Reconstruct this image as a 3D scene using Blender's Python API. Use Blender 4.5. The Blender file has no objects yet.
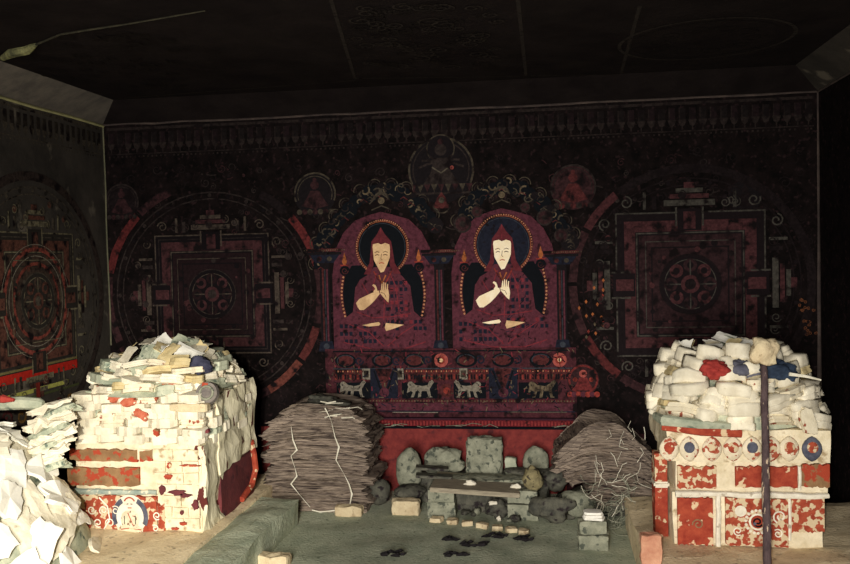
import bpy, bmesh, math, random
from mathutils import Vector, Matrix, noise
rnd = random.Random(7)
scene = bpy.context.scene
COL = scene.collection
PI = math.pi
# ------------------------------------------------------------------ camera
cam_d = bpy.data.cameras.new('camera'); cam = bpy.data.objects.new('camera', cam_d); COL.objects.link(cam)
cam_d.sensor_width = 36; cam_d.lens = 36.0
CAMP = Vector((0, 0, 1.6))
RC = Matrix.Rotation(math.radians(8.2), 3, 'Z') @ Matrix.Rotation(math.radians(88.03), 3, 'X') @ Matrix.Rotation(math.radians(-1.3), 3, 'Z')
cam.matrix_world = Matrix.Translation(CAMP) @ RC.to_4x4()
scene.camera = cam
# ------------------------------------------------------------------ world, lights, exposure
w = bpy.data.worlds.new('world'); scene.world = w; w.use_nodes = True
w.node_tree.nodes['Background'].inputs[0].default_value = (0.55, 0.6, 0.7, 1)
w.node_tree.nodes['Background'].inputs[1].default_value = 0.05
def area(name, loc, target, size, size_y, power, color, spread=180):
    l = bpy.data.lights.new(name, 'AREA'); l.shape = 'RECTANGLE'; l.size = size; l.size_y = size_y
    l.energy = power; l.color = color; l.spread = math.radians(spread)
    o = bpy.data.objects.new(name, l); COL.objects.link(o); o.location = loc
    o.rotation_euler = (Vector(target) - Vector(loc)).to_track_quat('-Z', 'Y').to_euler(); return o
def spot(name, loc, target, power, color, angle, blend, radius):
    l = bpy.data.lights.new(name, 'SPOT'); l.energy = power; l.color = color
    l.spot_size = math.radians(angle); l.spot_blend = blend; l.shadow_soft_size = radius
    o = bpy.data.objects.new(name, l); COL.objects.link(o); o.location = loc
    o.rotation_euler = (Vector(target) - Vector(loc)).to_track_quat('-Z', 'Y').to_euler(); return o
area('doorway_daylight', (-0.45, -1.45, 1.05), (-0.8, 5.0, 0.6), 1.1, 1.7, 120, (1.0, 0.95, 0.88), 110)
spot('added_spot_left_heap', (-0.5, -0.1, 1.75), (-2.5, 4.0, 0.4), 800, (1.0, 0.94, 0.80), 40, 1.0, 0.04)  # added spot near the camera to brighten the left heap, no lamp stands there
spot('added_spot_centre', (-0.3, -0.1, 1.75), (-0.72, 5.4, 0.8), 290, (1.0, 0.93, 0.84), 36, 1.0, 0.04)  # added spot that lifts the middle of the back wall
spot('added_spot_right_heap', (-0.1, -0.1, 1.75), (0.95, 4.2, 0.6), 250, (1.0, 0.94, 0.84), 34, 1.0, 0.04)  # added narrow spot for the right heap, keeps the upper wall dark
vs = scene.view_settings
vs.view_transform = 'Standard'; vs.look = 'None'; vs.exposure = 0.0; vs.gamma = 1.0; vs.use_curve_mapping = False

# ------------------------------------------------------------------ materials
def lin(c):
    c = c / 255.0
    return c / 12.92 if c <= 0.04045 else ((c + 0.055) / 1.055) ** 2.4
def rgb(c): return (lin(c[0]), lin(c[1]), lin(c[2]), 1)
MATS = {}
def mat(name, c1, c2=None, scale=8, rough=0.85, c3=None, t3=0.62, s3=5, bump=0.0, bscale=60, rand=0.0, detail=6, spec=0.2, w3=0.03, stretch=None):
    """two mottled tones, optional third tone showing in separate blotches"""
    if name in MATS: return MATS[name]
    m = bpy.data.materials.new(name); m.use_nodes = True; nt = m.node_tree; N = nt.nodes; L = nt.links
    b = N['Principled BSDF']; b.inputs['Roughness'].default_value = rough
    b.inputs['Specular IOR Level'].default_value = spec
    tc = N.new('ShaderNodeTexCoord'); src = tc.outputs['Object']
    if stretch:
        mp = N.new('ShaderNodeMapping'); mp.inputs['Scale'].default_value = stretch; L.new(src, mp.inputs[0]); src = mp.outputs[0]
    if rand:
        oi = N.new('ShaderNodeObjectInfo'); ad = N.new('ShaderNodeVectorMath'); ad.operation = 'ADD'
        sc = N.new('ShaderNodeVectorMath'); sc.operation = 'SCALE'; sc.inputs['Scale'].default_value = 40
        cb = N.new('ShaderNodeCombineXYZ'); L.new(oi.outputs['Random'], cb.inputs[0]); L.new(cb.outputs[0], sc.inputs[0])
        L.new(src, ad.inputs[0]); L.new(sc.outputs[0], ad.inputs[1]); src = ad.outputs[0]
    n = N.new('ShaderNodeTexNoise'); n.inputs['Scale'].default_value = scale; n.inputs['Detail'].default_value = detail
    n.inputs['Roughness'].default_value = 0.65; L.new(src, n.inputs['Vector'])
    r = N.new('ShaderNodeValToRGB'); r.color_ramp.elements[0].position = 0.36; r.color_ramp.elements[1].position = 0.64
    r.color_ramp.elements[0].color = rgb(c1); r.color_ramp.elements[1].color = rgb(c2 or c1); L.new(n.outputs['Fac'], r.inputs[0])
    out = r.outputs[0]
    if c3:
        n3 = N.new('ShaderNodeTexNoise'); n3.inputs['Scale'].default_value = s3; n3.inputs['Detail'].default_value = 5
        ad3 = N.new('ShaderNodeVectorMath'); ad3.operation = 'ADD'; ad3.inputs[1].default_value = (13.1, 4.7, 8.3)
        L.new(src, ad3.inputs[0]); L.new(ad3.outputs[0], n3.inputs['Vector'])
        r3 = N.new('ShaderNodeValToRGB'); r3.color_ramp.elements[0].position = t3; r3.color_ramp.elements[1].position = t3 + w3
        L.new(n3.outputs['Fac'], r3.inputs[0])
        mx = N.new('ShaderNodeMix'); mx.data_type = 'RGBA'; L.new(r3.outputs[0], mx.inputs[0]); L.new(out, mx.inputs[6])
        mx.inputs[7].default_value = rgb(c3); out = mx.outputs[2]
    if rand:
        hs = N.new('ShaderNodeHueSaturation'); mr = N.new('ShaderNodeMapRange'); mr.inputs[3].default_value = 1 - rand; mr.inputs[4].default_value = 1 + rand * 0.25
        L.new(oi.outputs['Random'], mr.inputs[0]); L.new(mr.outputs[0], hs.inputs['Value']); L.new(out, hs.inputs['Color']); out = hs.outputs[0]
    L.new(out, b.inputs['Base Color'])
    if bump:
        nb = N.new('ShaderNodeTexNoise'); nb.inputs['Scale'].default_value = bscale; nb.inputs['Detail'].default_value = 5
        L.new(src, nb.inputs['Vector'])
        bp = N.new('ShaderNodeBump'); bp.inputs['Strength'].default_value = bump; bp.inputs['Distance'].default_value = 0.01
        L.new(nb.outputs['Fac'], bp.inputs['Height']); L.new(bp.outputs[0], b.inputs['Normal'])
    MATS[name] = m; return m
def paint(c, wear=0.55):
    """old wall paint: the pigment, with soot-darkened mottling"""
    key = 'paint_%d_%d_%d_%d' % (c[0], c[1], c[2], int(wear * 100))
    d = tuple(max(9, x * (1 - wear * 0.62)) for x in c)
    soot = (24, 19, 20)
    return mat(key, d, c, scale=55, c3=soot, t3=0.50 if wear > .48 else 0.57 if wear > .32 else 0.68, s3=17 if wear > .4 else 28, rough=0.95, w3=0.14, spec=0.04)
SOOT = mat('sooty_plaster', (15, 13, 13), (27, 21, 21), scale=14, c3=(44, 32, 33), t3=0.58, s3=34, w3=0.12, bump=0.35, bscale=22, rough=0.95, spec=0.03)
SOOTL = mat('sooty_side_plaster', (44, 40, 36), (66, 60, 54), scale=3, c3=(104, 96, 84), t3=0.62, s3=5, w3=0.08, bump=0.4, bscale=18, rough=0.85)
CEIL = mat('smoked_ceiling', (26, 21, 21), (36, 30, 29), scale=4, bump=0.3, bscale=25, rough=0.9, spec=0.06)
SOFF = mat('grey_plaster', (92, 86, 80), (116, 108, 98), scale=9, bump=0.3, bscale=40)
FLOOR = mat('green_grey_earth', (160, 168, 146), (190, 194, 170), scale=7, c3=(122, 130, 112), t3=0.6, s3=30, w3=0.12, bump=0.7, bscale=70, spec=0.1)
PLINTH = mat('beige_mud_plaster', (220, 200, 164), (242, 224, 188), scale=9, c3=(160, 142, 116), t3=0.6, s3=26, w3=0.12, bump=0.5, bscale=70, spec=0.1)
PAPER = mat('old_whitish_paper', (214, 204, 180), (238, 230, 208), scale=14, c3=(190, 178, 150), t3=0.64, s3=22, w3=0.1, bump=0.25, bscale=50, rand=0.16, spec=0.1)
PAPERW = mat('bright_white_paper', (232, 228, 216), (246, 243, 232), scale=8, bump=0.1, rand=0.08, spec=0.15)
PAPERG = mat('grey_green_paper', (150, 158, 138), (196, 198, 174), scale=12, c3=(104, 116, 104), t3=0.58, s3=20, w3=0.08, rand=0.2, bump=0.25, spec=0.1)
PAPERR = mat('paper_with_red_print', (212, 200, 172), (232, 222, 196), scale=12, c3=(150, 80, 60), t3=0.6, s3=26, w3=0.03, rand=0.1, bump=0.25, spec=0.1)
PAPERT = mat('tan_paper', (196, 176, 128), (222, 204, 158), scale=14, rand=0.15, bump=0.2, spec=0.1)
WHITEW = mat('whitewashed_mud', (206, 192, 160), (232, 220, 192), scale=14, c3=(168, 148, 116), t3=0.58, s3=20, w3=0.1, bump=0.45, bscale=36, spec=0.1)
WHITESIDE = mat('whitewash_with_holes', (206, 198, 168), (230, 222, 194), scale=12, c3=(92, 44, 40), t3=0.63, s3=17, w3=0.02, bump=0.6, bscale=30, spec=0.1, stretch=(1, 1, .55))
DARKB = mat('dark_manuscript_edges', (104, 92, 84), (160, 144, 128), scale=5, c3=(66, 56, 54), t3=0.54, s3=7, w3=0.1, bump=0.6, bscale=14, rand=0.2, stretch=(1.2, 1.2, 26), spec=0.1)
STRAW = mat('pale_straw', (206, 200, 178), (236, 230, 212), scale=20)
STONE = mat('lichen_grey_stone', (120, 122, 106), (158, 158, 138), scale=16, c3=(84, 88, 78), t3=0.56, s3=26, w3=0.07, bump=0.7, bscale=40, rand=0.12, spec=0.1)
STONED = mat('dark_rubble_stone', (66, 66, 60), (104, 102, 90), scale=14, c3=(44, 38, 40), t3=0.55, s3=22, w3=0.1, bump=0.7, bscale=40, rand=0.25, spec=0.1)
BRICK = mat('pale_mud_brick', (196, 176, 142), (222, 206, 170), scale=12, c3=(160, 140, 110), t3=0.6, s3=30, w3=0.1, bump=0.5, rand=0.12, spec=0.1)
WOODP = mat('grey_plank', (132, 122, 106), (168, 158, 136), scale=6, stretch=(2, 14, 14), bump=0.3, bscale=20)
POLE = mat('peeling_dark_wood', (62, 50, 52), (92, 76, 76), scale=20, c3=(186, 164, 140), t3=0.61, s3=26, w3=0.03, stretch=(2, 2, .5), bump=0.4)
BLACK = mat('charred_black', (20, 18, 20), (34, 30, 32), scale=20)
REDC = mat('red_cloth', (130, 42, 38), (170, 62, 54), scale=18, bump=0.3)
BLUEC = mat('dark_blue_cloth', (32, 42, 58), (54, 68, 88), scale=14, bump=0.3)
SLATE = mat('slate_grey_cloth', (78, 78, 92), (110, 110, 120), scale=14, bump=0.3)
REDP = mat('worn_red_paint', (140, 58, 42), (172, 84, 60), scale=22, c3=(204, 184, 150), t3=0.51, s3=30, w3=0.03, bump=0.4, bscale=50, spec=0.1)
REDD = mat('solid_red_paint', (138, 52, 40), (168, 76, 54), scale=22, c3=(212, 186, 150), t3=0.6, s3=22, w3=0.03, bump=0.3, bscale=50, spec=0.1)
REDBR = mat('red_and_brown_paint', (122, 92, 64), (150, 118, 84), scale=12, c3=(160, 66, 46), t3=0.52, s3=16, w3=0.04, bump=0.4, bscale=50, spec=0.1)
MAROON = mat('maroon_paint', (86, 42, 46), (112, 54, 56), scale=8, c3=(60, 34, 40), t3=0.6, s3=14, w3=0.1, bump=0.3)
DADO = mat('brick_red_wall_paint', (104, 42, 42), (128, 54, 50), scale=30, c3=(80, 38, 40), t3=0.6, s3=16, w3=0.1, bump=0.25, bscale=30, spec=0.1)
TEAL = mat('grey_teal_paint', (132, 146, 138), (172, 180, 166), scale=16, c3=(214, 208, 184), t3=0.56, s3=30, w3=0.05, bump=0.4)
SLATEP = mat('slate_blue_paint', (64, 66, 80), (98, 100, 112), scale=20)
WHITEP = mat('white_moulding', (214, 206, 186), (238, 232, 214), scale=14, c3=(170, 158, 138), t3=0.62, s3=26, w3=0.08, bump=0.4)

# ------------------------------------------------------------------ object helpers
def tag(o, label=None, cat=None, group=None, kind=None):
    if label: o['label'] = label
    if cat: o['category'] = cat
    if group: o['group'] = group
    if kind: o['kind'] = kind
    return o
def link(name, me, parent=None):
    o = bpy.data.objects.new(name, me); COL.objects.link(o)
    if parent: o.parent = parent
    return o
def empty(name, loc, label, cat, group=None):
    o = bpy.data.objects.new(name, None); COL.objects.link(o); o.location = loc; o.empty_display_size = .05
    return tag(o, label, cat, group)
def mesh_of(name, verts, faces, mats, idx=None, smooth=False):
    me = bpy.data.meshes.new(name); me.from_pydata([tuple(v) for v in verts], [], faces)
    for m in (mats if isinstance(mats, list) else [mats]): me.materials.append(m)
    if idx: 
        for p, i in zip(me.polygons, idx): p.material_index = i
    if smooth:
        for p in me.polygons: p.use_smooth = True
    me.update(); return me
class MB:
    def __init__(s): s.v = []; s.f = []; s.i = []; s.m = []
    def mi(s, m):
        if m not in s.m: s.m.append(m)
        return s.m.index(m)
    def add(s, vs, fs, m):
        b = len(s.v); s.v += [Vector(v) for v in vs]; k = s.mi(m)
        for f in fs: s.f.append([b + j for j in f]); s.i.append(k)
    def box(s, x0, x1, y0, y1, z0, z1, m, bev=0.0, rot=None, seg=1, jit=0.0):
        bm = bmesh.new(); bmesh.ops.create_cube(bm, size=1)
        if seg > 1: bmesh.ops.subdivide_edges(bm, edges=bm.edges, cuts=seg - 1, use_grid_fill=True)
        for v in bm.verts: v.co = Vector(((x0+x1)/2 + v.co.x*(x1-x0), (y0+y1)/2 + v.co.y*(y1-y0), (z0+z1)/2 + v.co.z*(z1-z0)))
        if bev and seg == 1: bmesh.ops.bevel(bm, geom=bm.edges, offset=bev, segments=2, affect='EDGES')
        c = Vector(((x0+x1)/2, (y0+y1)/2, (z0+z1)/2))
        for v in bm.verts:
            if jit:
                q = v.co * 9 + Vector((rseed, 0, 0)); v.co += noise.noise_vector(q) * jit
            if rot: v.co = c + rot @ (v.co - c)
        s.bm(bm, m)
    def bm(s, bm, m):
        bm.verts.index_update(); s.add([v.co.copy() for v in bm.verts], [[v.index for v in f.verts] for f in bm.faces], m); bm.free()
    def tube(s, pts, r, m, n=6):
        pts = [Vector(p) for p in pts]; vs = []; fs = []
        for i, p in enumerate(pts):
            t = (pts[min(i+1, len(pts)-1)] - pts[max(i-1, 0)]).normalized()
            a = t.cross(Vector((0, 0, 1)) if abs(t.z) < .9 else Vector((1, 0, 0))).normalized(); b = t.cross(a)
            rr = r[i] if isinstance(r, (list, tuple)) else r
            for k in range(n):
                th = 2*PI*k/n; vs.append(p + a*math.cos(th)*rr + b*math.sin(th)*rr)
        for i in range(len(pts)-1):
            for k in range(n): fs.append([i*n+k, i*n+(k+1)%n, (i+1)*n+(k+1)%n, (i+1)*n+k])
        fs.append(list(range(n))[::-1]); fs.append([(len(pts)-1)*n+k for k in range(n)])
        s.add(vs, fs, m)
    def build(s, name, parent=None, smooth=False, off=None):
        vs = [v - off for v in s.v] if off else s.v
        o = link(name, mesh_of(name, vs, s.f, s.m, s.i, smooth), parent)
        if off and not parent: o.location = off
        return o
rseed = 0.0
def ray(px, py): return RC @ Vector(((px-425)/850, (282-py)/850, -1))
def AY(px, py, Y): v = ray(px, py); return CAMP + v * (Y / v.y)
def AZ(px, py, Z): v = ray(px, py); return CAMP + v * ((Z-1.6) / v.z)
def AX(px, py, X): v = ray(px, py); return CAMP + v * (X / v.x)

# ------------------------------------------------------------------ the setting
Y0, XL, XR, ZT, ZC, YF = 5.6, -3.06, 1.684, 2.54, 2.66, -1.6
IX0, IX1, IY = -2.83, 1.475, 5.33
def grid(name, O, U, V, nu, nv, m, amp=0.02, fr=1.5, kind='structure', flip=False):
    O, U, V = Vector(O), Vector(U), Vector(V); N = U.cross(V).normalized()
    vs = []; fs = []
    for j in range(nv+1):
        for i in range(nu+1):
            p = O + U*(i/nu) + V*(j/nv)
            e = min(i, nu-i, j, nv-j) > 0
            vs.append(p + N * (noise.noise(p*fr)*amp if e else 0))
    for j in range(nv):
        for i in range(nu):
            a = j*(nu+1)+i; f = [a, a+1, a+nu+2, a+nu+1]; fs.append(f[::-1] if flip else f)
    o = link(name, mesh_of(name, vs, fs, m, smooth=True)); tag(o, kind=kind); return o
def slab(name, x0, x1, y0, y1, z0, z1, m):
    b = MB(); b.box(x0, x1, y0, y1, z0, z1, m); return tag(b.build(name), kind='structure')
slab('wall_back', XL-.15, XR+.15, Y0, Y0+.15, 0, ZT+.2, SOOT)
slab('wall_left', XL-.15, XL, YF, Y0, 0, ZT+.2, SOOTL)
slab('wall_right', XR, XR+.15, YF, Y0, 0, ZT+.2, SOOT)
b = MB(); b.box(XL-.15, -1.3, YF-.2, YF, 0, ZT+.2, SOOT); b.box(.4, XR+.15, YF-.2, YF, 0, ZT+.2, SOOT); b.box(-1.3, .4, YF-.2, YF, 2.0, ZT+.2, SOOT)
tag(b.build('wall_front'), kind='structure')
slab('ceiling', IX0-.01, IX1+.01, YF, IY+.01, ZC, ZC+.12, CEIL)
# sloping soffits between the wall tops and the ceiling
def quadslab(name, pts, m, up=0.06):
    pts = [Vector(p) for p in pts]; vs = pts + [p + Vector((0, 0, up)) for p in pts]
    fs = [[0, 1, 2, 3], [7, 6, 5, 4]] + [[i, (i+1) % 4 + 0, (i+1) % 4 + 4, i+4] for i in range(4)]
    return tag(link(name, mesh_of(name, vs, fs, m)), kind='structure')
quadslab('trim_1', [(XL, YF, ZT), (IX0, YF, ZC), (IX0, IY, ZC), (XL, Y0, ZT)], SOFF)
quadslab('trim_2', [(XL, Y0, ZT), (IX0, IY, ZC), (IX1, IY, ZC), (XR, Y0, ZT)], CEIL)
quadslab('trim_3', [(XR, Y0, ZT), (IX1, IY, ZC), (IX1, YF, ZC), (XR, YF, ZT)], SOOTL)
FL = grid('floor', (XL, YF, 0), (XR-XL, 0, 0), (0, Y0-YF, 0), 60, 90, FLOOR, amp=0.012, fr=5)
# pale worn ridge where the plaster soffit meets the walls
b = MB(); b.tube([(XL+.012, 1.5+i*.41 if i < 10 else Y0-.012, ZT-.004+rnd.uniform(-.006, .006)) for i in range(11)], .010, mat('chalky_edge', (140, 136, 96), (176, 170, 120), scale=9), 5)
b.tube([(XL+.012+rnd.uniform(-.003, .003), Y0-.012, ZT-i*.22) for i in range(8)], .006, mat('worn_corner_edge', (84, 84, 68), (112, 108, 84), scale=9), 5)
tag(b.build('trim_4'), kind='structure')
b = MB(); b.tube([(XL+i*.2 if i < 24 else XR-.01, Y0-.01, ZT+rnd.uniform(-.005, .005)) for i in range(25)], .007, mat('sooty_edge', (58, 50, 48), (84, 72, 66), scale=9), 5)
b.tube([(XR-.01, Y0-.01-i*.5, ZT) for i in range(10)], .007, MATS['sooty_edge'], 5)
b.tube([(XR-.008, Y0-.008, ZT-i*.25) for i in range(9)], [.006, .006, .008, .007, .009, .013, .012, .016, .018], MATS['sooty_edge'], 5)
tag(b.build('trim_5'), kind='structure')
# low mud platforms under the two altars
def mud(name, x0, x1, y0, y1, z0, z1, m, n=(10, 14, 2), amp=.018):
    bm = bmesh.new(); vs = {}
    nx, ny, nz = n
    mb = MB()
    def P(i, j, k):
        p = Vector((x0+(x1-x0)*i/nx, y0+(y1-y0)*j/ny, z0+(z1-z0)*k/nz))
        if k > 0: p += noise.noise_vector(p*5)*amp
        if k == nz and (i in (0, nx) or j in (0, ny)): p.z -= .012
        return p
    for fa in (('z', nz),('x', 0),('x', nx),('y', 0),('y', ny)):
        A, B = {'z': (nx, ny), 'x': (ny, nz), 'y': (nx, nz)}[fa[0]]
        g = [[(P(i, j, fa[1]) if fa[0] == 'z' else P(fa[1], i, j) if fa[0] == 'x' else P(i, fa[1], j)) for i in range(A+1)] for j in range(B+1)]
        mb.add([p for r_ in g for p in r_], [[j*(A+1)+i, j*(A+1)+i+1, (j+1)*(A+1)+i+1, (j+1)*(A+1)+i] for j in range(B) for i in range(A)], m)
    bm.free(); o = mb.build(name, smooth=False); return tag(o, kind='structure')
mud('trim_6', XL, -1.73, 2.6, 5.35, 0, .18, PLINTH)
mud('trim_7', -1.73, -1.50, 2.6, 4.86, 0, .165, FLOOR, n=(3, 24, 2))
mud('trim_8', .42, XR, 3.2, 4.95, 0, .18, PLINTH)
# ------------------------------------------------------------------ painted wall pictures
class Plane:
    def __init__(s, O, U, V, N): s.O, s.U, s.V, s.N = Vector(O), Vector(U), Vector(V), Vector(N)
    def uv(s, px, py):
        v = ray(px, py); t = (s.O - CAMP).dot(s.N) / v.dot(s.N); p = CAMP + v*t - s.O
        return p.dot(s.U), p.dot(s.V)
    def pt(s, u, v, d): return s.O + s.U*u + s.V*v + s.N*d
PB = Plane((0, Y0, 0), (1, 0, 0), (0, 0, 1), (0, -1, 0))
PL = Plane((XL, 0, 0), (0, 1, 0), (0, 0, 1), (1, 0, 0))
PR = Plane((XR, 0, 0), (0, -1, 0), (0, 0, 1), (-1, 0, 0))
PC = Plane((0, 0, ZC), (1, 0, 0), (0, 1, 0), (0, 0, -1))
class Art:
    """one painting: its own origin and scale on a wall; shapes are given in small units, v pointing down"""
    def __init__(s, plane, name, label, cat, cx, cy, sc=None, d=.002, group=None):
        s.p = plane; s.u, s.v = plane.uv(cx, cy); s.cx, s.cy = cx, cy
        if sc is None:
            a = plane.uv(cx-10, cy)[0]; b_ = plane.uv(cx+10, cy)[0]; sc = (b_-a)/20
        s.s = sc; s.d = d; s.root = empty(name, plane.pt(s.u, s.v, 0), label, cat, group); s.mb = None
        s.inv = s.root.location.copy()
    def layer(s): s.d += .0006; s.mb = MB()
    def P(s, x, y): return s.p.pt(s.u + x*s.s, s.v - y*s.s, s.d)
    def done(s, name, label=None, kind=None):
        o = s.mb.build(name, s.root, off=s.inv); tag(o, label, kind=kind); s.layer(); return o
    def single(s, name=None):
        pass
    def poly(s, pts, m, lift=True):
        if lift: s.d += .00005
        s.mb.add([s.P(*p) for p in pts], [list(range(len(pts)))[::-1]], m)
    def rect(s, x0, y0, x1, y1, m, lift=True): s.poly([(x0, y0), (x1, y0), (x1, y1), (x0, y1)], m, lift)
    def frame(s, x0, y0, x1, y1, t, m):
        s.d += .00005
        for r_ in ((x0, y0, x1, y0+t), (x0, y1-t, x1, y1), (x0, y0+t, x0+t, y1-t), (x1-t, y0+t, x1, y1-t)): s.rect(*r_, m, lift=False)
    def disc(s, x, y, r, m, ry=None, n=24, lift=True):
        ry = ry or r; s.poly([(x+r*math.cos(2*PI*k/n), y+ry*math.sin(2*PI*k/n)) for k in range(n)], m, lift)
    def arc(s, x, y, r0, r1, a0, a1, m, asp=1.0, n=None, lift=True):
        if lift: s.d += .00005
        n = n or max(3, int(abs(a1-a0)/9)); vs = []
        for k in range(n+1):
            a = math.radians(a0+(a1-a0)*k/n); vs += [s.P(x+r0*math.cos(a), y-r0*asp*math.sin(a)), s.P(x+r1*math.cos(a), y-r1*asp*math.sin(a))]
        s.mb.add(vs, [[2*k, 2*k+1, 2*k+3, 2*k+2] for k in range(n)], m)
    def stroke(s, pts, wd, m, lift=True):
        if lift: s.d += .00005
        pts = [Vector(p) for p in pts]; vs = []
        for i, p in enumerate(pts):
            t = (pts[min(i+1, len(pts)-1)] - pts[max(0, i-1)]).normalized(); n = Vector((-t.y, t.x)) * wd/2
            if 0 < i < len(pts)-1 or len(pts) == 2: pass
            vs += [s.P(*(p+n)), s.P(*(p-n))]
        s.mb.add(vs, [[2*k, 2*k+1, 2*k+3, 2*k+2] for k in range(len(pts)-1)], m)
    def beads(s, x, y, r, a0, a1, n, br, m, asp=1.0):
        s.d += .00005
        for k in range(n):
            a = math.radians(a0+(a1-a0)*k/(n-1)); s.disc(x+r*math.cos(a), y-r*asp*math.sin(a), br, m, n=8, lift=False)
    def curl(s, x, y, r, a, m, wd=1.2, turns=1.3, sgn=1):
        n = 14; s.stroke([(x+r*(1-.75*k/n)*math.cos(a+sgn*turns*2*PI*k/n), y+r*(1-.75*k/n)*math.sin(a+sgn*turns*2*PI*k/n)) for k in range(n+1)], wd, m)
K_BG = paint((30, 26, 28), .3); K_DK = paint((20, 22, 26), .2); K_OL = paint((76, 68, 58), .5); K_OLB = paint((112, 98, 78), .5)
K_PUR = paint((90, 48, 58), .45); K_PURL = paint((126, 50, 58), .35); K_ROBE = paint((96, 50, 60), .4); K_BLUE = paint((34, 36, 48), .4)
K_RED = paint((146, 60, 52), .5); K_REDD = paint((90, 46, 46), .55); K_REDF = paint((62, 40, 42), .6); K_LINE = paint((96, 88, 76), .5)
K_FAINT = paint((54, 46, 44), .6); K_FAINT2 = paint((36, 29, 30), .6); K_BEAD = paint((188, 128, 96), .4); K_SKIN = mat('painted_skin', (186, 150, 110), (222, 186, 140), scale=20, c3=(150, 104, 76), t3=.66, s3=34, w3=.1)
K_SKINW = mat('painted_pale_skin', (240, 218, 178), (250, 236, 206), scale=20, c3=(170, 110, 70), t3=.66, s3=34, w3=.08)
K_INK = paint((60, 28, 26), .1); K_GOLD = paint((170, 98, 58), .45); K_PINK = paint((168, 84, 76), .4); K_GREY = paint((134, 126, 112), .4)
K_BLUEG = paint((60, 64, 72), .4)

def scroll_cluster(a, x, y, r, m1, m2, rr):
    a.disc(x, y, r, m1, n=12)
    a.curl(x, y, r*.8, rr.uniform(0, 6.28), m2, wd=r*.16, sgn=rr.choice((-1, 1)))

# faded scrollwork between the pictures (uncountable ornament)
a = Art(PB, 'faded_scroll_painting', 'dim sooty scroll and leaf ornament painted between the pictures on the back wall', 'wall painting', 440, 250, d=.001)
a.layer(); rr = random.Random(3)
for _ in range(850):
    x, y = rr.uniform(108, 812), rr.uniform(160, 400)
    X, Y_ = x-440, y-250; r = rr.uniform(2.5, 6)
    m = rr.choice((K_FAINT2, K_FAINT2, K_FAINT, K_REDF if 200 < x < 680 else K_FAINT2)); a.d = .0010 + rr.uniform(0, .0006)
    if x > 720 and rr.random() < .6: continue
    if rr.random() < .5: a.curl(X, Y_, r, rr.uniform(0, 6), m, wd=.8, sgn=rr.choice((-1, 1)))
    elif rr.random() < .5: a.stroke([(X-r, Y_+rr.uniform(-3, 3)), (X, Y_+rr.uniform(-3, 3)), (X+r, Y_+rr.uniform(-3, 3))], 1.0, m)
    else: a.disc(X, Y_, r*.4, m, n=8)
o = a.done('scroll_ornament', kind='stuff')

def frieze(plane, name, label, P0, P1, h, n, ms):
    """painted valance with hanging pendants, between two wall points at the wall top"""
    root = empty(name, plane.pt(*P0, 0), label, 'wall painting'); off = root.location.copy()
    L = P1[0]-P0[0]
    def bld(nm, d, fn):
        b_ = MB(); fn(b_, d); b_.build(nm, root, off=off)
    def q(b_, u0, u1, v0, v1, d, m): b_.add([plane.pt(u, v, d) for u, v in ((u0, v0), (u1, v0), (u1, v1), (u0, v1))], [[0, 1, 2, 3]], m)
    T = P0[1]
    bld('band', .002, lambda b_, d: (q(b_, P0[0], P1[0], T-.03, T-.012, d, ms[1]), q(b_, P0[0], P1[0], T-h, T-h+.007, d, ms[1])))
    def pend(b_, d):
        for k in range(n):
            u = P0[0] + L*(k+.5)/n; wv = L/n
            m = ms[0] if k % 2 else ms[2]
            q(b_, u-wv*.32, u+wv*.32, T-h*.72, T-.05, d, m)
            b_.add([plane.pt(u+wv*.42*x, T-h*.72-y, d+.0003) for x, y in ((-1, -.02), (1, -.02), (.6, .014), (0, .026), (-.6, .014))], [[0, 1, 2, 3, 4]], ms[1])
            q(b_, u-wv*.06, u+wv*.06, T-h*.95, T-h*.72, d, ms[1])
            q(b_, u-wv*.3, u-wv*.22, T-h*.7, T-.05, d+.0004, ms[1])
    bld('pendants', .003, pend)
    def dots(b_, d):
        for k in range(n*2):
            u = P0[0] + L*(k+.5)/(n*2); q(b_, u-.006, u+.006, T-h-.02, T-h-.008, d, ms[1])
    bld('bead_row', .002, dots)
frieze(PB, 'valance_frieze_painting', 'sooty painted valance of hanging pendants along the top of the back wall', (XL+.03, ZT-.01), (XR-.03, ZT-.01), .2, 74, (paint((32, 27, 27), .55), paint((50, 42, 40), .55), paint((38, 28, 30), .5)))
frieze(PL, 'valance_frieze_painting', 'dim painted valance of hanging pendants along the top of the left wall', (2.6, ZT-.01), (Y0-.03, ZT-.01), .2, 46, (paint((54, 48, 42), .5), paint((80, 72, 62), .5), paint((46, 40, 36), .5)))

# small haloed seated figures in roundels
def roundel(cx, cy, r, label, m_ring, m_in, m_fig, plane=PB, name='medallion_painting'):
    a = Art(plane, name, label, 'wall painting', cx, cy, d=.004); a.layer()
    a.disc(0, 0, r, m_in, n=36); a.arc(0, 0, r*.92, r, -20, 200, m_ring); a.arc(0, 0, r*.80, r*.84, -20, 200, m_ring); a.done('halo')
    k = r/20
    a.disc(0, -8*k, 4*k, m_fig); a.poly([(-4*k, -3*k), (4*k, -3*k), (8*k, 4*k), (13*k, 11*k), (0, 14*k), (-13*k, 11*k), (-8*k, 4*k)], m_fig)
    a.disc(0, -13*k, 2*k, m_fig, n=8); a.done('seated_figure')
    for i in range(-3, 4): a.disc(i*5*k, 16.5*k, 2.6*k, m_ring if i % 2 else m_fig, n=10)
    a.done('lotus_seat')
roundel(315, 194, 21, 'small faded roundel with a seated figure, left of the left arch', K_OL, K_BG, K_REDF)
roundel(573, 187, 23, 'reddish roundel with a seated figure, right of the right arch', K_FAINT, K_REDF, K_REDD)
roundel(122, 202, 17, 'nearly blackened roundel beside the left corner of the back wall', K_FAINT, K_FAINT2, K_REDF)
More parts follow.
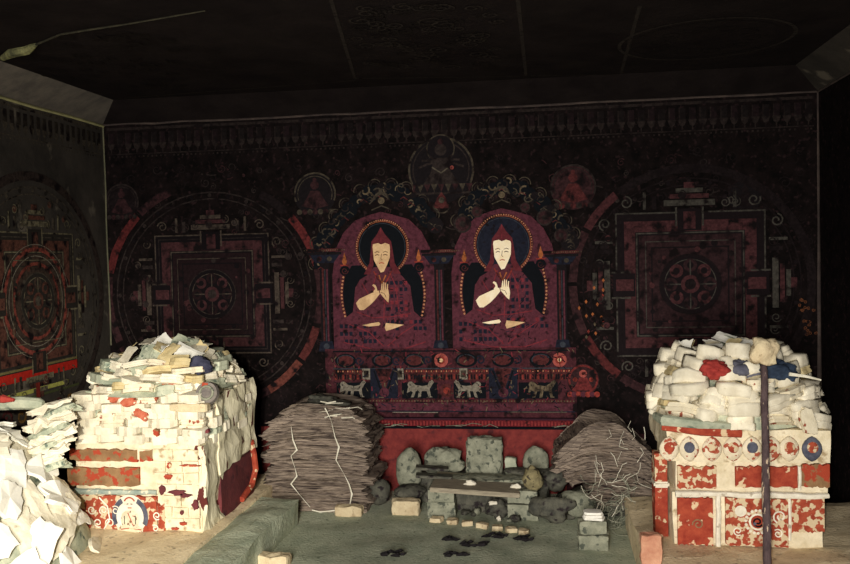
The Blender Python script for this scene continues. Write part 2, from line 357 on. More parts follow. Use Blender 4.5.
roundel(745, 196, 17, 'nearly blackened roundel above the right mandala', K_FAINT2, K_BG, K_FAINT2)
# crowning multi-armed figure at the top centre
a = Art(PB, 'deity_painting', 'dark painted deity with many arms in a double halo, above and between the two arches', 'wall painting', 441, 170, d=.004); a.layer()
a.disc(0, 0, 33, K_BG, n=40); a.arc(0, 0, 31, 33, -25, 205, K_OL); a.arc(0, 0, 27.5, 28.7, -25, 205, K_FAINT); a.done('body_halo')
a.disc(0, -21, 14, K_BG, n=30); a.arc(0, -21, 13, 14.3, -40, 220, K_OL); a.done('head_halo')
a.disc(0, -20, 6, K_FAINT); a.disc(0, -28, 3, K_REDF, n=10); a.poly([(-7, -12), (7, -12), (10, 2), (18, 14), (-18, 14), (-10, 2)], K_FAINT)
for sx in (-1, 1):
    for an in (10, 40, 70):
        t = math.radians(an); a.stroke([(sx*6, -8), (sx*(6+9*math.cos(t)), -8-9*math.sin(t)+4), (sx*(6+17*math.cos(t)), -6-15*math.sin(t)+6)], 2.2, K_FAINT)
a.stroke([(-9, -3), (0, 3), (9, -3)], 1.4, K_LINE); a.disc(11, -2, 2, K_PINK, n=8); a.done('figure')
for i in range(-4, 5): a.poly([(i*7-3.2, 14), (i*7+3.2, 14), (i*7, 22)], K_OL if i % 2 else K_REDF)
a.rect(-30, 22, 30, 24, K_FAINT)
a.poly([(-4, 27), (0, 22), (4, 27), (9, 38), (-9, 38)], K_REDD); a.disc(0, 30, 3, K_LINE, n=10); a.arc(0, 34, 8, 9.5, 190, 350, K_OL); a.done('lotus_throne')

# ---- mandalas
def mandala(plane, cx, cy, name, label, half, Rr, c, sc=None, fade=None, arcs=None, d=.004):
    a = Art(plane, name, label, 'mandala painting', cx, cy, sc=sc, d=d); a.layer()
    dark, band, line, inner, ring, sooty = c
    for (t0, t1, m) in (arcs or [(0, 360, ring)]): a.arc(0, 0, Rr*.93, Rr*1.0, t0, t1, m)
    a.arc(0, 0, Rr*.875, Rr*.887, 0, 360, sooty); a.arc(0, 0, Rr*.82, Rr*.83, 0, 360, sooty)
    for k in range(32):
        t = math.radians(k*11.25); a.disc(Rr*.855*math.cos(t), Rr*.855*math.sin(t), Rr*.018, dark if k % 2 else sooty, n=8)
    a.done('outer_ring')
    h = half
    a.rect(-h, -h, h, h, dark); a.frame(-h, -h, h, h, h*.022, line); a.frame(-h*.93, -h*.93, h*.93, h*.93, h*.012, sooty)
    a.frame(-h*.88, -h*.88, h*.88, h*.88, h*.15, band); a.frame(-h*.72, -h*.72, h*.72, h*.72, h*.02, line)
    a.rect(-h*.68, -h*.68, h*.68, h*.68, inner)
    a.frame(-h*.52, -h*.52, h*.52, h*.52, h*.02, dark); a.done('palace_square')
    # T-shaped gates, one on each side
    for q in range(4):
        cs, sn = [(1, 0), (0, 1), (-1, 0), (0, -1)][q]
        R2 = lambda x, y: (x*cs - y*sn, x*sn + y*cs)
        for (x0, x1, y0, y1, m) in ((-.16, .16, -1.04, -.74, dark), (-.08, .08, -1.0, -.76, band), (-.34, .34, -1.16, -1.08, line), (-.26, .26, -1.24, -1.18, band),
                                    (-.18, .18, -1.32, -1.26, line), (-.07, .07, -1.40, -1.32, band), (-.19, -.165, -1.06, -.80, line), (.165, .19, -1.06, -.80, line),
                                    (-.62, -.58, -1.28, -1.04, line), (.58, .62, -1.28, -1.04, line), (-.50, -.44, -1.22, -1.04, sooty), (.44, .50, -1.22, -1.04, sooty)):
            a.poly([R2(x0*h, y0*h), R2(x1*h, y0*h), R2(x1*h, y1*h), R2(x0*h, y1*h)], m)
        for i in (-1, 1):
            p_ = R2(i*.85*h, -1.14*h); a.curl(p_[0], p_[1], h*.09, rr.uniform(0, 6), line, wd=h*.02)
        a.done('gate')
    rc = h*.42
    for q in range(30):
        x, y = rr.uniform(-.64, .64)*h, rr.uniform(-.64, .64)*h; a.disc(x, y, h*rr.uniform(.02, .05), rr.choice((band, sooty, dark)), n=8)
    a.frame(-h*.6, -h*.6, h*.6, h*.6, h*.012, line); a.done('inner_field')
    a.disc(0, 0, rc, dark, n=36); a.arc(0, 0, rc*.96, rc, 0, 360, sooty); a.arc(0, 0, rc*.80, rc*.83, 0, 360, line)
    for k in range(8):
        t = k*PI/4; x, y = math.cos(t)*rc*.62, math.sin(t)*rc*.62
        a.disc(x, y, rc*.22, band if k % 2 else inner, n=14); a.disc(x, y, rc*.11, dark, n=10)
    a.disc(0, 0, rc*.3, band, n=20); a.disc(0, 0, rc*.18, sooty, n=14)
    for k in range(4):
        t = k*PI/2; a.stroke([(rc*.3*math.cos(t), rc*.3*math.sin(t)), (rc*.8*math.cos(t), rc*.8*math.sin(t))], rc*.04, line)
    a.done('central_lotus')
    for k in range(40):
        t = rr.uniform(0, 6.28); r = rr.uniform(h*1.12, Rr*.78)
        x, y = r*math.cos(t), r*math.sin(t)
        if max(abs(x), abs(y)) < h*1.08: continue
        if rr.random() < .5: a.disc(x, y, h*.05, rr.choice((band, sooty)), n=10)
        a.curl(x, y, h*.07, t, line if rr.random() < .4 else sooty, wd=h*.014)
    a.done('attendant_scrolls', kind='stuff'); return a
P_ = paint((72, 44, 46), .5)
mandala(PB, 213, 294, 'mandala_painting', 'dark red square mandala painted on the back wall, behind and above the left heap', 57, 110,
        (paint((24, 20, 22), .2), P_, paint((80, 70, 62), .5), paint((38, 26, 28), .4), K_REDD, K_FAINT),
        arcs=[(-60, -38, paint((104, 58, 50), .5)), (-36, -18, paint((90, 46, 44), .5)), (-16, 12, K_REDF), (14, 42, paint((104, 46, 46), .5)), (46, 62, K_FAINT2),
              (112, 132, K_REDF), (134, 168, paint((96, 42, 42), .5)), (170, 205, K_REDF), (208, 300, K_REDF)])
mandala(PB, 690, 284, 'mandala_painting', 'large brownish red mandala fading into soot on the back wall, right of the seated figures', 75, 124,
        (paint((30, 24, 26), .2), paint((80, 48, 50), .5), paint((76, 72, 66), .5), paint((56, 38, 40), .5), K_REDD, K_FAINT2),
        arcs=[(128, 150, paint((80, 46, 48), .5)), (152, 178, K_REDF), (180, 205, K_REDF), (207, 232, paint((88, 42, 42), .5)), (234, 256, K_REDF), (-50, 126, K_FAINT2)])
uL = PL.uv(36, 301)
mandala(PL, 36, 301, 'mandala_painting', 'red edged square mandala with a round centre on the left wall', .415, .78,
        (paint((46, 42, 38), .2), paint((96, 62, 52), .5), paint((120, 112, 90), .5), paint((72, 58, 50), .5), paint((60, 50, 46), .5), paint((84, 76, 66), .5)), sc=1.0)
# extra inner rings + lower border of the left wall mandala, light streak painted in
a = Art(PL, 'painted_border', 'brightened red band and painted yellow-green light streak low on the left wall, under the mandala', 'wall painting', 36, 301, sc=1.0, d=.009); a.layer()
a.rect(-.85, .405, .41, .46, paint((186, 44, 34), .3)); a.rect(-.85, .385, .41, .398, paint((120, 110, 70), .3)); a.done('lit_red_band')  # red band made brighter in its colour to look lit
a.rect(-.85, .52, .30, .545, paint((186, 184, 96), .3)); a.rect(-.85, .56, .42, .575, paint((80, 84, 54), .3)); a.done('yellow_light_streak')  # streak of light on the wall, put in as yellow-green colour
for k in range(9): a.curl(-.72+k*.13, .66, .055, k, K_REDD if k % 2 else paint((120, 90, 50), .4), wd=.018)
a.rect(-.62, .47, -.57, .72, paint((170, 50, 38), .3)); a.rect(-.05, .49, -.01, .70, paint((120, 44, 36), .3)); a.done('scroll_band')
a = Art(PL, 'painted_rings', 'concentric ochre and red rings painted around the centre of the left wall mandala', 'wall painting', 36, 301, sc=1.0, d=.0075); a.layer()
a.arc(0, 0, .27, .275, 0, 360, K_GREY); a.arc(0, 0, .30, .325, 0, 360, paint((140, 70, 60), .5)); a.arc(0, 0, .215, .235, 0, 360, paint((130, 66, 56), .5)); a.arc(0, 0, .34, .344, 0, 360, K_GREY); a.done('ring')

# ---- two enthroned figures
def figure(cx, cy, k, label, skin, halo_in, halo_r, shift=0):
    a = Art(PB, 'seated_figure_painting', label, 'wall painting', cx, cy, d=.006); S = a.s; a.s = S*k; a.layer()
    a.poly([(-50, 80), (-50, 4), (-46, -22), (-38, -38), (-26, -50), (-12, -55), (0, -58), (12, -55), (28, -50), (40, -38), (48, -22), (53, 4), (53, 80)], K_PUR)
    for (x, y) in ((0, -50),): a.disc(x, y, 1.8, K_DK, n=8)
    a.done('throne_back')
    # body aureole
    a.poly([(-38, 46), (-40, 20), (-38, 6), (-30, -6), (30, -6), (38, 6), (42, 20), (40, 46)], K_DK)
    for sx, ox in ((-1, -1), (1, 2)):
        pts = [(ox+sx*(37+3*math.sin(t*PI)), 2+t*42) for t in [i/12 for i in range(13)]]
        a.stroke(pts, 3.0, K_REDD); a.d += .00005
        for p in pts: a.disc(p[0], p[1], 1.1, K_BEAD, n=8, lift=False)
    a.done('body_halo')
    hx, hy, hr = 1, -23, halo_r
    a.disc(hx, hy, hr, K_REDD, n=36, ry=hr*1.04); a.disc(hx, hy, hr-3.0, halo_in, n=36, ry=(hr-3)*1.04); a.arc(hx, hy, hr-2.6, hr-2.2, -50, 230, K_GOLD, asp=1.04); a.beads(hx, hy, hr-1.2, -50, 230, 58, .72, K_BEAD, asp=1.04)
    a.arc(hx, hy, hr-4.5, hr-4, -50, 230, K_BLUEG, asp=1.04); a.done('head_halo')
    # robe
    a.poly([(-8, -4), (-15, 4), (-22, 8), (-27, 16), (-30, 40), (-41, 48), (-46, 60), (-46, 74), (-30, 80), (0, 81), (32, 80), (46, 74), (47, 62), (40, 48), (31, 40), (28, 15), (20, 5), (9, -4)], K_ROBE)
    rq = random.Random(int(cx)); a.d += .0001
    for i in range(9):
        for j in range(8):
            x = 5+i*4.6; y = 12+j*6.4
            if x < 27 or y > 44:
                if rq.random() < .75: a.rect(x-1.6, y-1.9, x+1.5, y+1.7, K_BLUE if rq.random() < .7 else K_PURL, lift=False)
    for i in range(8):
        for j in range(3):
            x = -42+i*4.8; y = 54+j*7.5
            if rq.random() < .75: a.rect(x-1.6, y-2, x+1.6, y+2, K_BLUE, lift=False)
    a.d += .0001
    for i in range(110):
        x, y = rq.uniform(-40, 40), rq.uniform(6, 78)
        if abs(x) > 24+max(0, y-40)*.5 or (y < 40 and -26 < x < 8): continue
        t = rq.uniform(0, 3.1); a.stroke([(x-2*math.cos(t), y-2*math.sin(t)), (x+2*math.cos(t), y+2*math.sin(t))], .7, rq.choice((K_BLUE, K_DK, K_PURL)), lift=(i % 40 == 0))
    for p in (((-5, 2), (-9, 14), (-8, 30)), ((8, 2), (14, 16), (16, 40)), ((-20, 12), (-14, 22)), ((-26, 40), (-10, 46), (8, 45), (28, 42)), ((-34, 52), (-14, 60), (0, 74)), ((34, 52), (18, 62), (4, 74)),
              ((2, 26), (1, 48)), ((-40, 70), (-10, 77), (20, 77), (42, 70))): a.stroke(p, 1.0, K_PURL)
    a.stroke([(-3, 4), (0, 12), (4, 4)], 1.6, K_GOLD)
    a.stroke([(-8, 0), (-4, 8), (1, 14)], 1.2, K_RED); a.stroke([(10, 0), (6, 8), (2, 14)], 1.2, K_RED)
    a.done('robe')
    a.poly([(0, -43), (-4, -36), (-9.5, -29), (-10.5, -20), (-12, -8), (-18, 3), (-12, 3), (-8, -6), (-8.5, -22), (0, -26), (8.5, -22), (8, -6), (12, 3), (19, 3), (13, -8), (11.5, -20), (10, -29), (4, -36)], paint((100, 44, 50), .3))
    a.stroke([(0, -42), (0, -29)], .8, K_PURL); a.done('pointed_hat')
    a.poly([(-8.6, -24), (-8, -26.5), (-3, -27.5), (0, -26), (4, -27.5), (8.2, -26), (8.8, -23), (8.4, -13), (5.5, -6), (2.2, .5), (-1, 1.5), (-4, -4), (-7.6, -11)], skin)
    fo = a.done('face')
    for sx in (-1, 1):
        a.stroke([(sx*1.8, -18.2), (sx*4, -19.2), (sx*6.6, -18.2)], .6, K_INK); a.stroke([(sx*2, -15.6), (sx*4, -16.2), (sx*6.2, -15.4)], .75, K_INK)
    a.stroke([(0.2, -17), (-.5, -12), (.8, -11)], .5, K_INK); a.stroke([(-2.6, -7.6), (0, -8.2), (2.6, -7.6)], .8, paint((170, 50, 40), .1)); ff = a.done('facial_features'); ff.parent = fo
    a.poly([(-25, 35), (-26.5, 31), (-23, 27), (-13, 22.5), (-7, 20), (-3.5, 19), (-2.5, 22.5), (-7, 28), (-12, 33), (-19, 38), (-23, 38)], skin)
    a.poly([(-9.8, 14), (-8.6, 12.8), (-6.6, 13.6), (-5.4, 16), (-4.6, 20), (-6.6, 21.5), (-8.8, 20), (-7, 17.5), (-8, 15.5)], skin)
    for q in range(4): a.poly([(-1.5+q*1.9, 20), (-.3+q*1.9, 10.5+abs(q-1.3)*1.3), (.5+q*1.9, 10.7+abs(q-1.3)*1.3), (.5+q*1.7, 20)], skin)
    a.poly([(-2.4, 19), (6, 18), (7, 24), (6, 31), (3, 28), (-2, 22)], skin); a.stroke([(-1.6, 21), (2, 22), (4, 26)], .5, K_INK)
    a.done('raised_hands')
    a.poly([(-21, 53), (-12, 51.3), (-4, 50), (-2.5, 52), (-4, 53.6), (-14, 54.4)], skin); a.poly([(3, 51), (8, 51.6), (21, 53), (14, 55.6), (8, 57.6), (3, 59), (1.8, 55.6)], K_SKIN); a.done('hands_and_feet_in_lap')
    # small flames on the throne ends
    for x, y in ((-37, -9), (37, -11)):
        a.poly([(x, y-10), (x+1.6, y-4), (x+2.6, y-1), (x+1.2, y+2), (x-1.2, y+2), (x-2.6, y-1), (x-1.6, y-4)], K_GOLD); a.rect(x-4.5, y+2, x+4.5, y+3.4, K_RED)
        a.disc(x, y+8, 5, K_DK, n=14); a.curl(x, y+8, 3.6, 0, K_REDD, wd=.8)
    a.done('lamp_ornaments')
    return a
figure(382, 271, 1.0, 'painted seated monk in pointed hat and maroon robe, left one of the pair', K_SKIN, K_DK, 27)
figure(502.5, 268, 1.03, 'painted seated monk with whiter face and arm, right one of the pair', K_SKINW, K_BLUE, 29)
def arch(cx, cy, path, label, rosettes=()):
    a = Art(PB, 'arch_painting', label, 'wall painting', cx, cy, d=.0105); a.layer(); rq = random.Random(cx)
    pts = []
    for i in range(len(path)-1):
        n = max(1, int(math.dist(path[i], path[i+1])/6.5))
        for k in range(n): pts.append([path[i][j]+(path[i+1][j]-path[i][j])*k/n for j in (0, 1)])
    for p in pts:
        x, y = p[0]-cx+rq.uniform(-1, 1), p[1]-cy+rq.uniform(-1, 1); a.disc(x, y, rq.uniform(6, 9.5), rq.choice((K_DK, K_BG, K_DK)), n=12)
    for i, p in enumerate(pts):
        t_ = Vector(pts[min(i+1, len(pts)-1)]) - Vector(pts[max(i-1, 0)]); t_.normalize(); nn = Vector((t_.y, -t_.x))
        if i % 2: continue
        c0 = Vector(p) - Vector((cx, cy)) + nn*6; an = math.atan2(nn.y, nn.x)
        for q in (0, 1): a.stroke([(c0.x+(6.4-2.4*q)*math.cos(an+w_), c0.y+(6.4-2.4*q)*math.sin(an+w_)) for w_ in [k*.26-1.3 for k in range(11)]], 1.0-.3*q, (K_OL, K_FAINT)[q])
    for p in pts:
        x, y = p[0]-cx, p[1]-cy
        for q in range(2): a.curl(x+rq.uniform(-5, 5), y+rq.uniform(-6, 5), rq.uniform(2.5, 6), rq.uniform(0, 6), rq.choice((K_OL, K_OL, K_OLB, K_FAINT)), wd=rq.uniform(.8, 1.8), turns=rq.uniform(.35, .8), sgn=rq.choice((-1, 1)))
        if rq.random() < .7: a.stroke([(x-3, y+5), (x, y+3), (x+4, y+6)], 1.0, rq.choice((K_OL, K_REDD)))
    a.done('foliage_border')
    if rosettes:
        for (x, y, r) in rosettes: a.disc(x-cx, y-cy, r, K_FAINT); a.disc(x-cx, y-cy, r*.8, K_REDF); a.disc(x-cx, y-cy, r*.35, K_FAINT, n=10); a.done('rosette')
    a.arc(0, -10, 6, 8, 0, 180, K_OL); a.disc(0, -9, 3.4, K_OLB, n=10); a.stroke([(-12, -6), (-6, -12), (0, -16), (6, -12), (12, -6)], 1.3, K_OL); a.stroke([(-10, 0), (0, -4), (10, 0)], 1.2, K_OL); a.done('crest')
arch(382, 210, [(319, 262), (321, 243), (334, 224), (350, 208), (364, 196), (384, 190), (404, 195), (418, 207), (428, 220), (440, 232)], 'painted olive foliage arch over the left seated figure')
arch(502, 204, [(462, 222), (470, 205), (482, 193), (502, 186), (522, 190), (536, 200), (550, 212), (564, 232), (572, 250)], 'painted foliage arch over the right seated figure, with dark rosettes',
     [(462, 223, 9), (525, 208, 5), (544, 219, 8), (477, 211, 6), (560, 237, 7)])
def pillar(cx, label):
    a = Art(PB, 'pillar_painting', label, 'wall painting', cx, 300, d=.012); a.layer()
    a.rect(-5, -36, 5, 48, K_BG); a.rect(-3, -30, -1.2, 44, K_REDD); a.rect(1.2, -30, 3, 44, K_PUR); a.rect(-.4, -30, .4, 44, K_BLUEG); a.done('shaft')
    a.rect(-18, -50, 18, -47, K_REDD); a.rect(-17, -46.5, 17, -44, K_BG)
    a.d += .0001
    for i in range(-9, 10): a.disc(i*2.2, -48.5, .6, K_OLB, n=6, lift=False)
    a.poly([(-15, -44), (15, -44), (9, -36), (-9, -36)], K_BLUE); a.disc(-5, -40, 2.5, K_REDD, n=8); a.disc(5, -40, 2.5, K_OL, n=8); a.done('capital')
    a.poly([(-6, 40), (6, 40), (8, 50), (-8, 50)], K_BLUE); a.disc(0, 45, 3, K_BLUEG, n=10); a.done('pedestal')
pillar(440, 'painted dark pillar between the two seated figures')
pillar(562, 'painted dark pillar just right of the right seated figure')
pillar(326, 'painted dark pillar just left of the left seated figure')
# ---- painted throne base with lions
a = Art(PB, 'throne_base_painting', 'long painted throne base with white lions, lotus scrolls and beaded mouldings below the figures', 'wall painting', 452, 388, d=.016); a.layer()
a.rect(-128, -40, 122, 38, paint((80, 42, 48), .5)); a.done('ground')
a.rect(-120, -38, 116, -36.6, K_DK)
for i, x in enumerate((-107, -69, -37, -10, 15, 51, 88, 106)):
    if i in (3, 7): a.disc(x, -28, 7, K_PINK, n=16); a.disc(x, -28, 4, K_RED, n=12); a.disc(x, -28, 2, K_SKIN, n=8)
    else: a.disc(x, -28, 11, K_DK, ry=7); a.disc(x, -28, 8, K_REDD, ry=5); a.arc(x, -28, 8, 9, 20, 200, K_BLUEG, asp=.65); a.curl(x+14, -28, 4.5, i, K_BLUE, wd=1.6)
a.done('lotus_scroll_band')
a.rect(-120, -20, 120, -8, K_REDD); a.rect(-120, -20.5, 120, -19.3, K_BLUEG)
for i in range(96):
    x = -118+i*2.5; a.rect(x, -18, x+1.2, -16.4, K_BEAD if i % 2 else K_RED, lift=(i == 0)); a.rect(x, -14, x+1.4, -9, K_DK if i % 3 else K_RED, lift=False)
for x in (-86, -52, 12, 48): a.rect(x-4, -20, x+4, -9, K_GREY); a.rect(x-2.5, -18, x+2.5, -11, K_OL)
a.done('beaded_rail')
for x0, x1 in ((-117, -82), (-50, -14), (2, 34), (66, 104)):
    a.rect(x0, -6, x1, 10, K_DK)
for x in (-68, 51):
    a.rect(x-14, -20, x+14, 10, K_BLUE); a.poly([(x-9, -20), (x+9, -20), (x, 4)], K_REDD); a.stroke([(x-10, -18), (x-4, 0), (x, 8)], 1.5, K_DK); a.stroke([(x+10, -18), (x+4, 0), (x, 8)], 1.5, K_DK); a.disc(x, 4, 5, K_PUR, n=12)
for x in (-5,): a.disc(x, 2, 7, K_REDD, n=14); a.disc(x, 2, 3.5, K_RED, n=10)
a.done('niches')
def lion(x, y, s, m):
    q = [(-12, -2), (-10, -6), (-6, -7), (-4, -5), (3, -4), (8, -5), (10, -9), (13, -9), (12, -4), (10, -1), (11, 6), (13, 7), (9, 7.6), (7, 1), (2, 1), (1, 7), (-2, 7.4), (-1, 1), (-4, 1), (-6, 7), (-9, 7.4), (-7, 2), (-9, 1), (-13, 3)]
    a.poly([(x+s*px_, y+py_) for px_, py_ in q], m); a.disc(x-s*9, y-5.4, 3.2, m, n=10); a.disc(x-s*9.6, y-5, .8, K_DK, n=6); a.stroke([(x+s*10, y-3), (x+s*14, y-8), (x+s*12, y-10)], 1.2, m)
for i, (x, s) in enumerate(((-101, 1), (-32, 1), (17, -1), (88, 1))):
    lion(x, 1.5, s, K_GREY if i < 3 else K_OLB); a.done('lion')
a.rect(-120, 11, 118, 13.4, K_REDD); a.d += .0001
for i in range(80): a.disc(-118+i*3, 12.3, .75, K_OLB, n=6, lift=False)
a.rect(-120, 14.5, 118, 22, K_PUR); a.rect(-120, 22, 120, 23.2, K_BLUE); a.rect(-60, 23.4, -14, 24.2, K_GREY); a.rect(55, 22.6, 112, 23.6, K_LINE); a.done('lower_bands')
rq = random.Random(44)
for i in range(420):
    x, y = rq.uniform(-126, 120), rq.uniform(-39, 22); r_ = rq.uniform(1, 2.6); t = rq.uniform(0, 3.1)
    a.stroke([(x-r_*math.cos(t), y-r_*math.sin(t)), (x+r_*math.cos(t), y+r_*math.sin(t))], rq.uniform(.5, 1.1), rq.choice((K_DK, K_BLUE, K_OL, K_REDD, K_DK, K_PURL, K_OLB)), lift=(i % 60 == 0))
a.done('paint_fleck', kind='stuff')
# the projecting moulding that closes the throne base
b = MB(); u0, v0 = PB.uv(326, 416); u1, v1 = PB.uv(584, 427)
b.box(u0, u1, Y0-.05, Y0, v0-.012, v0, paint((58, 34, 44), .3)); b.box(u0, u1, Y0-.055, Y0, v0-.072, v0-.058, K_DK, bev=.003)
b.box(u0, u1, Y0-.03, Y0, v0-.058, v0-.012, paint((104, 36, 42), .4))
for i in range(80):
    x = u0+(u1-u0)*(i+.5)/80; b.box(x-.006, x+.006, Y0-.042, Y0-.03, v0-.052, v0-.02, paint((140, 54, 54), .4))
o = b.build('moulding', a.root, off=a.inv)
b = MB(); rq = random.Random(11)
for i in range(10):
    x = rq.uniform(u0+.2, u1-.15); z = v0-.053+rq.uniform(0, .004); pts = [(x, Y0-.058, z)]
    for k in range(3): pts.append((pts[-1][0]+rq.uniform(.02, .07), Y0-.062, z+rq.uniform(-.01, .02)))
    b.tube(pts, .0017, STONE, 4)
tag(b.build('straw_wisp', None), 'thin pale straws caught along the dark moulding under the throne base', 'straw')
for o in bpy.data.objects:
    if o.name.startswith('straw_wisp'): o['kind'] = 'stuff'
# small red deity to the right of the throne base
a = Art(PB, 'red_deity_painting', 'small bright red painted deity in a ring, at the right end of the throne base', 'wall painting', 583, 379, d=.024); a.layer()
a.disc(0, 0, 16, K_REDF, n=30); a.arc(0, 0, 13, 15, 0, 360, paint((120, 50, 48), .5)); a.done('flame_ring')
a.disc(0, -6, 4, K_PINK, n=12); a.poly([(-4, -2), (4, -2), (7, 5), (11, 11), (-11, 11), (-7, 5)], paint((116, 50, 50), .5)); a.disc(-8, 0, 2.4, K_RED, n=8); a.disc(8, 0, 2.4, K_RED, n=8); a.disc(0, -6, 1.6, K_INK, n=8); a.done('figure')
for i in range(-3, 4): a.disc(i*4.5, 15, 3, K_RED if i % 2 else K_PUR, n=10)
a.done('lotus_seat')
# orange flecks of surviving paint on the right mandala's flank
a = Art(PB, 'orange_fleck_painting', 'small orange and gold flecks of paint between the right figure and the right mandala', 'wall painting', 590, 290, d=.012); a.layer(); rq = random.Random(5)
for i in range(18):
    x, y = rq.uniform(-12, 14), rq.uniform(-10, 50); a.poly([(x, y-2), (x+1.5, y), (x, y+2.4), (x-1.4, y)], rq.choice((K_GOLD, K_RED, K_OLB)), lift=False)
a.done('fleck', kind='stuff')
a = Art(PB, 'orange_fleck_painting', 'faint ochre flecks of paint near the right corner, above the right heap', 'wall painting', 808, 305, d=.012); a.layer()
for i in range(18):
    x, y = rq.uniform(-10, 8), rq.uniform(-18, 32); a.curl(x, y, 1.8, i, paint((120, 74, 50), .4), wd=.6)
a.done('fleck', kind='stuff')
# red dado under the throne base
b = MB(); x0 = PB.uv(262, 450)[0]; x1 = PB.uv(566, 450)[0]; b.box(x0, x1, Y0-.012, Y0, .0, v0-.072, DADO)
tag(b.build('trim_9'), kind='structure')
b = MB(); b.box(XL, x0, Y0-.01, Y0, 0, .62, paint((52, 34, 40), .4)); b.box(x1, x1+.5, Y0-.01, Y0, 0, .4, paint((62, 34, 38), .4)); tag(b.build('trim_10'), kind='structure')
# ---- ceiling painting
a = Art(PC, 'ceiling_painting', 'faint panel borders, rings and scrolls painted on the black ceiling', 'ceiling painting', 520, 40, sc=1.0, d=.002); a.layer()
def cp(px, py): u, v = PC.uv(px, py); return (u-a.u, -(v-a.v))
K_C1 = paint((56, 50, 46), .4); K_C2 = paint((40, 35, 33), .4)
for p, q_ in (((355, 78), (520, 76)), ((530, 75), (795, 73)), ((355, 78), (325, -20)), ((526, 75), (517, -10)), ((621, 73), (640, 5)), ((797, 72), (850, 35)), ((118, 98), (355, 80))):
    a.stroke([cp(*p), cp(*q_)], .018, K_C1)
a.done('panel_border')
c = cp(705, 40); a.arc(c[0], c[1], .42, .44, 0, 360, K_C1); a.arc(c[0], c[1], .37, .38, 0, 360, K_C2)
for k in range(10): a.curl(c[0]+.24*math.cos(k*.63), c[1]+.24*math.sin(k*.63), .07, k, K_C2, wd=.012)
a.done('ring')
for _ in range(90):
    p = cp(rr.uniform(350, 500), rr.uniform(5, 68)); a.curl(p[0], p[1], rr.uniform(.03, .07), rr.uniform(0, 6), rr.choice((K_C1, K_C2)), wd=.010)
for _ in range(50):
    p = cp(rr.uniform(20, 180), rr.uniform(30, 90)); a.curl(p[0], p[1], rr.uniform(.03, .06), rr.uniform(0, 6), K_C2, wd=.009)
a.done('scrolls', kind='stuff')
CEILE = mat('dim_torn_plaster', (38, 36, 28), (62, 58, 44), scale=20, bump=.5)
# torn plaster edge at top left
b = MB(); pts = [PC.pt(*PC.uv(x, y), .012) for x, y in ((2, 56), (12, 50), (28, 47), (36, 42), (60, 32), (90, 27), (130, 21), (170, 14), (205, 8))]
b.tube(pts[3:], [.006, .005, .005, .004, .004, .003], CEILE, 5)
b.tube(pts[:4], [.014, .026, .024, .008], mat('lit_torn_plaster', (70, 70, 50), (150, 148, 100), scale=14, bump=.5), 7)  # greenish light on this end of the edge is put into its colour
tag(b.build('trim_11'), kind='structure')

# ------------------------------------------------------------------ fragment meshes
def bundle_mesh(seed, L, W, H, layers, m, rough=.12, name='page_bundle', warp=.12):
    """a stack of worn leaves: irregular outline, stepped edges, slightly sagging"""
    rg = random.Random(seed); n = 18; vs = []; fs = []
    e = rg.uniform(2.6, 5); base = []
    for k in range(n):
        t = 2*PI*(k+.5)/n; c_, s_ = math.cos(t), math.sin(t)
        r_ = (abs(c_)**e + abs(s_)**e)**(-1/e)
        r_ *= 1 + rg.uniform(-rough, rough*.4); base.append((c_*r_*L/2, s_*r_*W/2))
    rows = []
    for l in range(layers):
        ox, oy, sc_ = rg.uniform(-.03, .03)*L, rg.uniform(-.04, .04)*W, 1-rg.uniform(0, .08)
        for kz, kk in ((0.0, .975), (.25, 1), (.8, 1), (1.0, .975)):
            z = H*(l+kz)/layers; rows.append([(x*sc_*kk+ox+rg.uniform(-.01, .01)*L*.3, y*sc_*kk+oy, z) for x, y in base])
    def wz(x, y): return warp*H*(noise.noise(Vector((x*9+seed, y*9, seed*.37)))*2 - (x/L)**2*2.0)
    for r_ in rows:
        for (x, y, z) in r_: vs.append((x, y, z+wz(x, y)))
    R_ = len(rows)
    for i in range(R_-1):
        for k in range(n): fs.append([i*n+k, i*n+(k+1) % n, (i+1)*n+(k+1) % n, (i+1)*n+k])
    for (i, rev) in ((0, True), (R_-1, False)):
        c_ = len(vs); z = rows[i][0][2]; vs.append((0, 0, z+wz(0, 0)+(H*.06 if not rev else 0)))
        for k in range(n):
            f = [i*n+k, i*n+(k+1) % n, c_]; fs.append(f[::-1] if rev else f)
    return mesh_of(name, vs, fs, m)
def sheet_mesh(seed, L, W, m, th=.003, curl=.02, name='loose_page'):
    rg = random.Random(seed); nx, ny = 7, 5; top = []; 
    cx_, cy_ = rg.uniform(-1, 1), rg.uniform(-1, 1)
    for j in range(ny+1):
        for i in range(nx+1):
            x = L*(i/nx-.5); y = W*(j/ny-.5)
            if i in (0, nx): x += rg.uniform(-.05, .05)*L
            if j in (0, ny): y += rg.uniform(-.06, .06)*W
            z = curl*(cx_*(2*x/L)**2 + cy_*(2*y/W)**2*.6 + .6*noise.noise(Vector((x*12, y*12, seed))))
            top.append((x, y, z))
    n = len(top); vs = [(x, y, z+th) for x, y, z in top] + top; fs = []
    for j in range(ny):
        for i in range(nx):
            q = [j*(nx+1)+i, j*(nx+1)+i+1, (j+1)*(nx+1)+i+1, (j+1)*(nx+1)+i]; fs.append(q); fs.append([n+k for k in q[::-1]])
    ed = [i for i in range(nx+1)] + [(j+1)*(nx+1)-1 for j in range(1, ny+1)] + [ny*(nx+1)+i for i in range(nx-1, -1, -1)] + [j*(nx+1) for j in range(ny-1, 0, -1)]
    for k in range(len(ed)): a_, b_ = ed[k], ed[(k+1) % len(ed)]; fs.append([a_, n+a_, n+b_, b_])
    return mesh_of(name, vs, fs, m)
